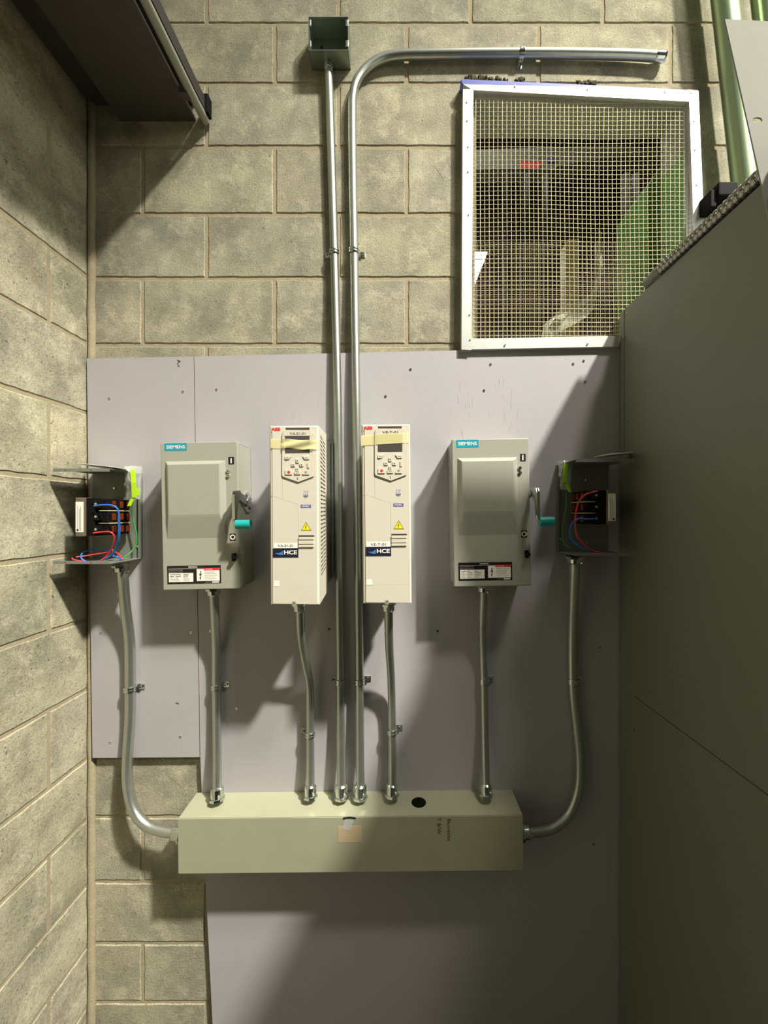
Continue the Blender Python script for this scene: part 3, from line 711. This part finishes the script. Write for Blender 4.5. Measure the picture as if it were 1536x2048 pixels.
# ------------------------------------------------------------------ square steel box at the top
c = P(663, 108.6, D0); jb = thing('junction_box', c, 'open square galvanized junction box at the top of the wall', 'junction box', 0.004)
s = MB(); a = 0.0593; hb = 0.0498; dp = 0.052; th = 0.0016
s.box(-a, a, -th, 0, -hb, hb, 'galvbox'); s.box(-a, -a+th, -dp, 0, -hb, hb, 'galvbox'); s.box(a-th, a, -dp, 0, -hb, hb, 'galvbox')
s.box(-a, a, -dp, 0, hb-th, hb, 'galvbox'); s.box(-a, a, -dp, 0, -hb, -hb+th, 'galvbox'); s.build('box_body', jb)
for sx in (-1, 1):
    for sz in (-1, 1):
        s = MB(); s.box(sx*(a-0.008), sx*a, -dp-0.001, -dp+0.001, sz*hb*0.62-0.009, sz*hb*0.62+0.009, 'zinc', 0.0006)
        s.cyl((sx*(a-0.004), -dp-0.001, sz*hb*0.62), (sx*(a-0.004), -dp-0.003, sz*hb*0.62), 0.003, 'zinc', 10); s.build('cover_tab', jb)
for z in (0.020, -0.012):
    s = MB(); s.cyl((-0.030, -th, z), (-0.030, -th-0.0006, z), 0.0052, 'slot', 16); s.build('mounting_hole', jb)
s = MB(); s.ring((-0.007, -0.018, -hb+th), (0, 0, 1), 0.010, 0.0165, 0.004, 'zinc', 20); s.cyl((-0.007, -0.018, -hb+th), (-0.007, -0.018, -hb+th+0.0008), 0.010, 'slot', 16)
s.build('locknut', jb)
s = MB()
for x in (-0.036, -0.016, 0.020): s.cyl((x, -0.012, -hb), (x, -0.012, -hb-0.0015), 0.004, 'zinc', 10)
s.build('knockout', jb)

# ------------------------------------------------------------------ open reactor boxes
def reactor(xa, xb, z0, z1, mir, label, sk):
    """mir=+1: block near the left edge, wiring to its right; -1 mirrored"""
    yb = DB-D0; df = 1.042; yf = df-D0; th = 0.0015
    cx = (xa+xb)/2; r = thing('reactor_enclosure', (cx, yb, (z0+z1)/2), label, 'electrical enclosure', 0, 'open reactor boxes')
    x0, x1, a, b_ = xa-cx, xb-cx, -(z1-z0)/2, (z1-z0)/2; y1 = 0.0; yF = yf-yb
    q = MB(); q.box(x0, x1, -th, 0, a, b_, 'greyd'); q.build('back_plate', r)
    far, near = (x0, x1) if mir > 0 else (x1, x0)
    for nm, z, s_ in (('top_plate', b_, 1), ('bottom_plate', a, -1)):
        q = MB(); q.box(x0, x1, yF, 0, z-s_*0.0, z+s_*th, 'greyd'); q.box(x0, x1, yF-0.001, yF+0.001, z-s_*0.007, z+s_*th, 'greyd')
        for k in (0.22, 0.68): q.cyl((x0+(x1-x0)*k, yF-0.001, z-s_*0.003), (x0+(x1-x0)*k, yF-0.0016, z-s_*0.003), 0.0012, 'slot', 8)
        q.build(nm, r)
    q = MB(); q.box(near-mir*0.006, near, -0.010, 0, a, b_, 'greyd'); q.build('side_flange', r)
    for (fx, fz) in ((0.45, 0.33), (0.42, -0.40), (0.93, -0.36)):
        x = far+mir*abs(x1-x0)*fx; q = MB(); q.cyl((x, -th, fz*(b_-a)), (x, -th-0.004, fz*(b_-a)), 0.0035, 'zinc', 6, smooth=False); q.build('screw', r)
    # wound three-coil reactor
    cz = (0.5*(P(0, 995 if mir > 0 else 980, 1.05).z+P(0, 1073 if mir > 0 else 1049, 1.05).z))-(z0+z1)/2
    hz = 0.053 if mir > 0 else 0.048
    lx = (Xw(152, 1.05)-cx, Xw(169, 1.05)-cx) if mir > 0 else (Xw(1231, 1.05)-cx, Xw(1214.5, 1.05)-cx)
    bx = lx[1]+mir*0.022
    q = MB(); q.box(lx[0], lx[1], 1.048-DB, -0.025, cz-hz, cz+hz, 'core', 0.0012); q.box(lx[0]+mir*0.001, bx, 1.056-DB, -0.012, cz-hz*0.98, cz+hz*0.98, 'blackp', 0.001); q.build('core', r)
    q = MB(); q.box(lx[0]+mir*0.001, lx[1]-mir*0.001, 1.048-DB-0.0006, 1.048-DB, cz-hz*0.78, cz+hz*0.78, 'white')
    for k in range(3): q.box(lx[0]+mir*(0.006+k*0.0045), lx[0]+mir*(0.0068+k*0.0045), 1.048-DB-0.0008, 1.048-DB-0.0006, cz-hz*0.7, cz+hz*R.uniform(0.2, 0.6), 'print')
    q.box(lx[0]+mir*0.004, lx[0]+mir*0.009, 1.048-DB-0.0009, 1.048-DB-0.0006, cz-hz*0.72, cz-hz*0.62, 'black'); q.build('rating_label', r)
    for k in range(3):
        zc = cz+hz*(0.66-0.66*k)
        q = MB(); q.box(bx-mir*0.002, bx+mir*0.026, -0.105, -0.018, zc-0.0150, zc+0.0150, 'blackp', 0.003)
        for yy in (-0.090, -0.060, -0.034): q.box(bx+mir*0.006, bx+mir*0.0285, yy, yy+0.014, zc-0.0095, zc+0.0095, 'copper', 0.002)
        q.build('coil', r)
        q = MB(); q.box(bx, bx+mir*0.010, -0.121, -0.1045, zc-0.010, zc+0.010, 'blackp', 0.001); q.cyl((bx+mir*0.006, -0.121, zc+0.001), (bx+mir*0.006, -0.1235, zc+0.001), 0.0036, 'zinc', 12); q.build('terminal', r)
    q = MB()
    for k in range(2): q.box(bx, bx+mir*0.0275, -0.107, -0.016, cz+hz*(0.33-0.66*k)-0.0012, cz+hz*(0.33-0.66*k)+0.0012, 'cream')
    q.build('coil_spacer', r)
    O = Vector((cx, yb, (z0+z1)/2))
    for (m_, rr, pts, lb) in sk:
        path = smooth_path([P(*t_)-O for t_ in pts], 10)
        if m_ == 'lime':
            pass
        tag(MB().tube(path, rr, m_, 8).build('wire', r), lb)
    return r
reactor(Xw(107, 1.042), Xw(218.5, 1.042), Zw(1127, 1.042), Zw(938, 1.042), 1, 'open grey reactor box on the left with bright blue and red wires', [
    ('wblue', 0.0022, [(188, 1012, 1.045), (206, 1010, 1.045), (224, 1011, 1.045), (236, 1020, 1.05), (239, 1050, 1.06), (238, 1078, 1.07), (229, 1102, 1.085), (215, 1115, 1.09), (190, 1124, 1.08), (170, 1122, 1.07), (162, 1114, 1.07), (168, 1104, 1.09), (192, 1098, 1.12), (220, 1100, 1.12)], 'blue insulated wire'),
    ('wblue', 0.0022, [(237, 1030, 1.075), (237.5, 1060, 1.075), (235, 1085, 1.08), (226, 1110, 1.09), (235, 1114, 1.09), (244, 1120, 1.10)], 'blue insulated wire'),
    ('wred', 0.0022, [(187, 1066, 1.045), (205, 1064, 1.045), (220, 1064, 1.045), (228, 1072, 1.05), (226, 1090, 1.06), (217, 1108, 1.07), (203, 1120, 1.07), (185, 1125, 1.07), (150, 1120, 1.06), (144, 1116, 1.06)], 'red insulated wire'),
    ('wred', 0.0020, [(152, 1114, 1.065), (170, 1112, 1.08), (200, 1107, 1.10), (225, 1104, 1.11), (236, 1107, 1.11), (243, 1116, 1.10), (246, 1120, 1.10)], 'red insulated wire'),
    ('wgreen', 0.0022, [(265, 990, 1.15), (264, 1020, 1.15), (268, 1045, 1.15), (273, 1070, 1.15), (272, 1090, 1.15), (262, 1104, 1.14), (250, 1114, 1.12), (246, 1118, 1.11)], 'green insulated wire')])
reactor(Xw(1152, 1.042), Xw(1270, 1.042), Zw(1111, 1.042), Zw(919, 1.042), -1, 'open grey reactor box in the shade against the tall cabinet', [
    ('wred', 0.0022, [(1195, 982, 1.045), (1183, 985, 1.045), (1170, 990, 1.05), (1158, 1003, 1.06), (1151, 1030, 1.07), (1152, 1065, 1.075), (1165, 1085, 1.075), (1185, 1101, 1.07), (1215, 1107, 1.06)], 'red insulated wire'),
    ('wblue', 0.0022, [(1195, 1037, 1.045), (1175, 1038, 1.045), (1155, 1038, 1.05), (1142, 1052, 1.07), (1141, 1075, 1.08), (1155, 1090, 1.08), (1180, 1102, 1.075), (1205, 1106, 1.07)], 'blue insulated wire'),
    ('wgreen', 0.0020, [(1133, 985, 1.15), (1132, 1020, 1.15), (1125, 1060, 1.15), (1128, 1085, 1.145), (1142, 1097, 1.13)], 'green insulated wire')])

def bag(px, py, d, wpx, hpx, label, tapes, seed):
    rr = random.Random(seed); o = thing('hardware_bag', P(px, py, d), label, 'plastic bag', 0, 'taped hardware bags'); b = MB()
    nx, nz = 9, 14; v = []
    for i in range(nx+1):
        for j in range(nz+1):
            x = (i/nx-0.5)*wpx*d/F; z = (0.5-j/nz)*hpx*d/F
            v.append((x*(1-0.25*(j/nz)**2)+rr.uniform(-1, 1)*0.0015, -0.010*math.sin(i/nx*math.pi)*math.sin(j/nz*math.pi)+rr.uniform(-1, 1)*0.003, z+rr.uniform(-1, 1)*0.001))
    b.faces(v, [(i*(nz+1)+j, i*(nz+1)+j+1, (i+1)*(nz+1)+j+1, (i+1)*(nz+1)+j) for i in range(nx) for j in range(nz)], 'bag', True)
    b.faces([(a, -c*0.2+0.006, e) for a, c, e in v], [(i*(nz+1)+j, i*(nz+1)+j+1, (i+1)*(nz+1)+j+1, (i+1)*(nz+1)+j) for i in range(nx) for j in range(nz)], 'bag', True)
    b.build('bag_film', o)
    for tp in tapes:
        q = MB(); pts = [P(*t_)-P(px, py, d) for t_ in tp[0]]; wd = tp[1]
        v = []
        for p_ in pts: v += [(p_.x-wd/2, p_.y, p_.z), (p_.x+wd/2, p_.y, p_.z), (p_.x+wd/2, p_.y+0.0006, p_.z), (p_.x-wd/2, p_.y+0.0006, p_.z)]
        f = []
        for i in range(len(pts)-1): f += [(i*4+k, i*4+(k+1)%4, (i+1)*4+(k+1)%4, (i+1)*4+k) for k in range(4)]
        q.faces(v, f+[(3, 2, 1, 0)], 'lime'); q.fix = True; tag(q.build('tape', o), 'lime green tape')
bag(265, 965, 1.115, 34, 66, 'clear hardware bag with lime tape in the left open box', [([(265, 940, 1.105), (267, 965, 1.098), (269, 995, 1.098)], 0.014), ([(272, 975, 1.10), (275, 990, 1.10)], 0.014), ([(267, 995, 1.10), (262, 1003, 1.10), (258, 1012, 1.10)], 0.011)], 3)
bag(1131, 950, 1.115, 26, 58, 'clear hardware bag with lime tape in the shaded open box', [([(1133, 925, 1.105), (1130, 950, 1.10), (1129, 968, 1.10)], 0.010), ([(1130, 966, 1.10), (1136, 974, 1.10), (1140, 984, 1.10)], 0.008)], 5)
def sheet(pts, label):
    q = MB(); v = [P(*t_) for t_ in pts]; v2 = [a+Vector((0, 0, 0.0012)) for a in v]; n = len(v)
    q.faces(v+v2, [tuple(range(n)), tuple(range(2*n-1, n-1, -1))]+[(i, (i+1)%n, (i+1)%n+n, i+n) for i in range(n)], 'white'); q.fix = True
    tag(q.build('instruction_sheet'), label, 'paper sheet', 'folded instruction sheets')
sheet([(154, 926.5, 1.06), (215, 933, 1.055), (250, 937.5, 1.06), (258, 944, 1.12), (175, 932, 1.16)], 'white folded instruction sheet lying on the left open box')
sheet([(1187, 915, 1.045), (1222, 907, 1.04), (1266, 905, 1.035), (1262, 908, 1.12), (1200, 915, 1.14)], 'pale instruction sheet lying on the shaded open box by the cabinet')

# ------------------------------------------------------------------ wire guard over the opening
gd = thing('wire_guard', P(1160, 430, 1.164), 'square aluminium-framed wire guard over the wall opening', 'wire guard')
G0 = Vector(gd.location)
DF = 1.164
def bar(name, pts, m='alu', d=DF, back=D0-0.0002, lb=None):
    q = MB(); pp = [(P(a, b_, d).x-G0.x, P(a, b_, d).z-G0.z) for a, b_ in pts]
    q.prism(pp, d-D0-G0.y, back-D0-G0.y, m); o = q.build(name, gd); 
    if lb: tag(o, lb)
    return o
bar('frame_rail', [(926, 168), (1396, 181), (1378, 203), (946, 180)])
bar('frame_rail', [(923, 699), (945, 677), (1239, 672), (1239, 693)], d=DF+0.0002)
bar('frame_stile', [(926, 178), (947, 178), (943, 700), (923, 699)], d=DF-0.0012)
bar('frame_stile', [(1378, 181), (1397, 182), (1416, 626), (1393, 626), (1386, 420)], d=DF-0.0012)
bar('blue_edge', [(922, 158), (1180, 170), (1396, 180.5), (1396, 182), (1180, 174.5), (926, 168.5)], 'blue_film', d=DF, lb='blue protective film along the top edge')
for (a, b_) in [(933, 205), (934, 242), (936, 294), (936, 344), (937, 430), (939, 630), (940, 680), (1175, 178), (1030, 172), (1330, 183), (1388, 242), (1383, 185), (1390, 300), (1393, 370), (1175, 688), (1010, 690)]:
    p_ = P(a, b_, DF-0.0012)-G0; q = MB(); q.cyl(p_, p_+Vector((0, -0.0018, 0)), 0.0028, 'zinc', 10, 0.002); q.build('rivet', gd)

def weave(name, parent, x0, x1, z0, z1, y, pitch, r, m, origin, warp=True, seed=1):
    q = MB(); nx = int((x1-x0)/pitch); nz = int((z1-z0)/pitch)
    def W(x, z):
        u = (x-x0)/(x1-x0); v = (z-z0)/(z1-z0); e = math.sin(math.pi*u)*math.sin(math.pi*v)
        if not warp: return (0, 0, 0)
        dx = 0.0022*math.sin(5*v+1.2)*math.sin(math.pi*u); dz = (0.0050*math.sin(7.5*u+0.6+1.2*v)*(0.35+0.65*v)+0.004*math.sin(math.pi*u))*math.sin(math.pi*min(1, max(0, v*0.94+0.03)))
        return (dx, -0.006*e*math.sin(6*u), dz)
    i = q.mi(m)
    def strand(pts):
        N = len(pts); u = None; vv = []
        for k, p_ in enumerate(pts):
            t_ = (Vector(pts[min(k+1, N-1)])-Vector(pts[max(k-1, 0)])).normalized()
            a = Vector((0, 1, 0)); s_ = t_.cross(a).normalized()
            for c, s2 in ((1, 0), (0, 1), (-1, 0), (0, -1)): vv.append(Vector(p_)+a*c*r+s_*s2*r-origin)
        q.faces(vv, [(k*4+j, k*4+(j+1)%4, (k+1)*4+(j+1)%4, (k+1)*4+j) for k in range(N-1) for j in range(4)], m, True)
    for a in range(nx+1):
        x = x0+a*(x1-x0)/nx; pts = []
        for b_ in range(nz*1+1):
            z = z0+b_*(z1-z0)/nz; w_ = W(x, z); pts.append((x+w_[0], y+w_[1]+(0.0004 if (a+b_) % 2 else -0.0004), z+w_[2]))
        strand(pts)
    for b_ in range(nz+1):
        z = z0+b_*(z1-z0)/nz; pts = []
        for a in range(nx+1):
            x = x0+a*(x1-x0)/nx; w_ = W(x, z); pts.append((x+w_[0], y+w_[1]-(0.0004 if (a+b_) % 2 else -0.0004), z+w_[2]))
        strand(pts)
    return q.build(name, parent)
DM = 1.176
weave('wire_mesh', gd, Xw(934, DM), Xw(1395, DM), Zw(690, DM), Zw(180, DM), DM-D0, 0.01345, 0.00085, 'mesh', G0)
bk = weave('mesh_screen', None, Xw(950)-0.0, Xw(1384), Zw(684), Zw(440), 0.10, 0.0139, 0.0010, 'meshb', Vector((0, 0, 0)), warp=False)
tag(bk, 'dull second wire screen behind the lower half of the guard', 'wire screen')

# ------------------------------------------------------------------ space seen through the guard
X0, X1, Z0, Z1 = 0.2, 2.0, ZC+0.30, 4.6
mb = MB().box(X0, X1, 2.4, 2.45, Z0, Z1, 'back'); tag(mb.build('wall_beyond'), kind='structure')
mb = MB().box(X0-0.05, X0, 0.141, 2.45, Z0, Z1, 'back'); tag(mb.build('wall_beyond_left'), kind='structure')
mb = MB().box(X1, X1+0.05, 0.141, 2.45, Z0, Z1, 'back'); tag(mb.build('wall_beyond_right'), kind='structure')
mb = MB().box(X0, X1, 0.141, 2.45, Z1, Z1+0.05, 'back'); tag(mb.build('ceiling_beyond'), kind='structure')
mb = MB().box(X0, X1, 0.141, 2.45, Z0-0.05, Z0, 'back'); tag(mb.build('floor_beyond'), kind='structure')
lm = lamp('back_room_light', (0.55, 1.0, 4.4), (0.9, 1.5, 2.0), 7, 0.3, 0.3, (1, 0.95, 0.82))
def fy(d): return CY-(Z0+0.0005-ZC)*F/d
def slab(name, pts, d, depth, m, label, cat):
    q = MB(); q.prism([(P(a, b_, d).x, P(a, b_, d).z) for a, b_ in pts], d-D0, d-D0+depth, m)
    return tag(q.build(name), label, cat)
xl_ = 868.5; xr_ = 1468
bm_ = slab('cable_tray', [(xl_, 302), (1240, 290), (xr_, 312), (xr_, 325), (1240, 312), (1120, 330), (1110, 338), (xl_, 338)], 2.3, 0.10, 'tray', 'grey tray with a red and a blue mark, seen through the guard', 'cable tray')
q = MB(); q.prism([(P(a, b_, 2.295).x, P(a, b_, 2.295).z) for a, b_ in [(1042, 322), (1084, 324), (1078, 336), (1042, 336)]], 2.295-D0, 2.3-D0, 'red'); tag(q.build('red_mark', bm_), 'red mark')
q = MB(); q.prism([(P(a, b_, 2.295).x, P(a, b_, 2.295).z) for a, b_ in [(1094, 316), (1112, 316), (1112, 324), (1094, 324)]], 2.295-D0, 2.3-D0, 'indigo'); tag(q.build('blue_mark', bm_), 'blue mark')
d_ = 1.70
slab('green_cabinet', [(1296, 372), (1330, 322), (1400, 322), (1400, fy(d_)), (1296, fy(d_))], d_, 0.25, 'green', 'green upright cabinet behind the right side of the guard', 'cabinet')
slab('cream_post', [(1130, 488), (1136, 478), (1158, 478), (1160, fy(1.6)), (1131, fy(1.6))], 1.6, 0.05, 'cream', 'cream upright post behind the middle of the guard', 'post')
ft = slab('glow_patch', [(877.5, 503), (975, 504), (949, 568), (877.5, 640)], 2.0, 0.04, 'glow', 'bright white glowing patch behind the lower left of the guard', 'light')  # emissive patch in place of a bright white reflection
def film(name, cl, wd, d, label, seed):
    rr = random.Random(seed); q = MB(); v = []; n = len(cl)
    for k, (a, b_) in enumerate(cl):
        for j in range(6):
            u = (j/5-0.5)*wd[k]; v.append(P(a+u+rr.uniform(-3, 3), b_+rr.uniform(-3, 3)+u*0.4, d+rr.uniform(-0.02, 0.02)))
    q.faces(v, [(k*6+j, k*6+j+1, (k+1)*6+j+1, (k+1)*6+j) for k in range(n-1) for j in range(5)], 'film'); return tag(q.build(name), label, 'plastic sheet')
film('plastic_sheet', [(1199, 460), (1198, 480), (1194, 500), (1198, 520), (1201, 545), (1196, 565), (1188, 590), (1170, 610), (1150, 622), (1125, 640), (1105, 660), (1092, 700), (1085, 800), (1082, fy(1.45))], [4, 6, 18, 12, 8, 8, 12, 30, 44, 44, 40, 30, 30, 30], 1.45, 'crumpled clear plastic sheet behind the guard', 4)
for k, (a, b_) in enumerate([(1010, 1), (1050, 1), (1090, 1), (1250, 2), (1270, 2)]):
    q = MB(); d_ = 2.04+0.03*k; q.cyl(P(a, 352, d_), P(a+4, fy(d_), d_), 0.016+0.004*b_, 'dark', 12)
    tag(q.build('dark_pipe'), 'dark upright pipe behind the guard, %s' % ['near its left side', 'left of the plastic sheet', 'beside the cream post', 'left of the green cabinet', 'touching the green cabinet edge'][k], 'pipe', 'dark pipes behind the guard')

# ------------------------------------------------------------------ steel beam, top left
bm = thing('steel_beam', (Xw(320), -0.7, Zw(243)), 'dark steel beam entering the wall at the upper left', 'beam')
O = Vector(bm.location); zb = Zw(243); xl, xr = Xw(242), Xw(392)
q = MB(); q.box(xl-O.x, xr-O.x, -1.0, 0.6995, 0.0, 0.010, 'dark'); q.build('lower_flange', bm)
q = MB(); q.box((xl+xr)/2-0.006-O.x, (xl+xr)/2+0.006-O.x, -1.0, 0.6995, 0.010, 0.05, 'dark'); q.build('web', bm)
q = MB(); q.box(XL+0.002-O.x, xr-O.x, -1.0, 0.6995, 0.05, 0.062, 'dark'); q.build('flange_gap_shade', bm)  # widened into a dark sheet covering the shaded gap beside the wall
q = MB(); q.box(Xw(418)-O.x-0.012, Xw(418)-O.x+0.004, -1.0, 0.692, 0.002, 0.040, 'beamd'); q.build('side_plate', bm)
q = MB(); q.tube([(Xw(413)-O.x-0.002, -1.0, -0.014+0.010), (Xw(413)-O.x-0.002, 0.64, -0.004), (Xw(416)-O.x, 0.690, -0.012)], 0.012, 'lip', 14)
tag(q.build('edge_rail', bm), 'pale rounded edge rail')
q = MB(); q.box(Xw(394)-O.x, Xw(408)-O.x, 0.60, 0.625, -0.018, 0.004, 'dark', 0.001); q.box(Xw(418)-O.x, Xw(427)-O.x, 0.665, 0.690, -0.006, 0.05, 'blackp', 0.002); q.build('bracket', bm)

# ------------------------------------------------------------------ tall cabinet at the right
XC = 0.667; zt = ZC+0.611
cb = thing('cabinet', (1.1, -0.8, 0), 'tall dark grey cabinet whose side fills the right of the view', 'cabinet')
O = Vector(cb.location)
q = MB(); q.box(XC-O.x, 1.55-O.x, -1.6+0.8, -0.0262+0.8, 0.0, zt, 'cab', 0.002); q.build('body', cb)
q = MB()
za = P(0, 1392, 1.097).z
def side(y, z): return (XC-O.x-0.0003, y-O.y, z)
q.tube([side(1.097-D0, P(1268, 1392, 1.097).z), side(0.698-D0, P(1536, 1590, 0.698).z), side(0.45-D0, P(1536, 1590, 0.698).z)], 0.0009, 'slot', 6)
q.tube([side(1.144-D0, zt-0.003), side(1.144-D0, P(0, 905, 1.144).z)], 0.0007, 'slot', 6)
q.build('panel_seam', cb)
for (a, b_) in ((1249, 675), (1256, 845), (1264, 1325), (1268, 1460)):
    d = F*XC/(a-CX); p_ = P(a, b_, d); s = MB(); s.cyl((XC-O.x, p_.y-O.y, p_.z), (XC-O.x-0.003, p_.y-O.y, p_.z), 0.004, 'greyd', 10); s.build('screw', cb)
# sheet leaning in front of the pipes
q = MB(); d = 0.66; zt2 = zt+0.004
tb = bmesh.new()
def pz(a, b_): v = P(a, b_, d); return (v.x, v.z)
outer = [pz(1450, 38), pz(1730, 52), (0.96, zt2), (0.6655, zt2), (0.6655, 2.20), (0.632+0.010, 2.20), pz(1536, 425)]
ov = [tb.verts.new((x, 0, z)) for x, z in outer]; hc = pz(1515, 240); hv = [tb.verts.new((hc[0]+0.0085*math.cos(k*math.pi/8), 0, hc[1]+0.005*math.sin(k*math.pi/8))) for k in range(16)]
ed = [tb.edges.new((ov[k], ov[(k+1)%len(ov)])) for k in range(len(ov))]+[tb.edges.new((hv[k], hv[(k+1)%16])) for k in range(16)]
bmesh.ops.triangle_fill(tb, use_beauty=True, edges=ed)
rg = bmesh.ops.extrude_face_region(tb, geom=tb.faces[:])
for v in [e for e in rg['geom'] if isinstance(e, bmesh.types.BMVert)]: v.co.y += 0.0025
for v in tb.verts: v.co.y += d-D0
bmesh.ops.recalc_face_normals(tb, faces=tb.faces[:]); q.merge(tb, 'plate')
tag(q.build('metal_sheet'), 'pale grey metal sheet with a slotted hole standing on the cabinet', 'metal sheet')

def bigpipe(a, b_, label, m):
    A = P(*a); B = P(*b_); dr = (B-A).normalized(); t_ = (zt+0.002-A.z)/dr.z; E = A+dr*t_; S = A-dr*0.9
    r_ = 0.031; q = MB(); q.cyl(E, S, r_, m, 40); o = tag(q.build('large_pipe'), label, 'pipe', 'shiny pipes above the cabinet')
    return o
bigpipe((1449, 0, 1.133), (1490, 370, 1.133), 'large shiny galvanized pipe, green reflection painted in, beside the wire guard', 'greenrefl')
bigpipe((1530, 0, 1.133), (1571, 370, 1.133), 'large shiny galvanized pipe, green reflection painted in, at the frame edge, mostly behind the sheet', 'greenrefl')
c = P(1447, 388, 1.13); q = MB(); q.box(c.x-0.030, c.x+0.026, c.y-0.02, D0-D0, c.z-0.02, c.z+0.02, 'blackp', 0.004); q.box(c.x-0.045, c.x-0.028, c.y-0.01, 0, c.z-0.045, c.z+0.006, 'blackp', 0.003)
tag(q.build('pipe_bracket'), 'small black bracket between the guard and the shiny pipe', 'bracket')
# ribbed flexible conduit on the cabinet's top edge
fx = thing('flexible_conduit', (0.672, -0.25, zt), 'ribbed flexible metal conduit lying along the cabinet top edge', 'flexible conduit')
O = Vector(fx.location); q = MB(); N = 560; ya, yb = 0.60-D0, 0.985-D0
pts = [(0.6695-O.x+0.003*math.sin(k/N*3), ya+(yb-ya)*k/N-O.y, 0.0172+0.001*math.sin(k/N*5)) for k in range(N+1)]
q.tube(pts, lambda i: 0.0125+0.0033*math.sqrt(abs(math.sin(i/N*math.pi*30))), 'flex', 20); q.build('ribbed_tube', fx)
q = MB(); q.cyl((0.672-O.x, yb-O.y, 0.017), (0.672-O.x, yb-O.y+0.026, 0.017), 0.0165, 'greyd', 8, smooth=False); q.cyl((0.672-O.x, yb-O.y+0.026, 0.017), (0.672-O.x, yb-O.y+0.06, 0.017), 0.0145, 'greyd', 24); q.build('coupling', fx)
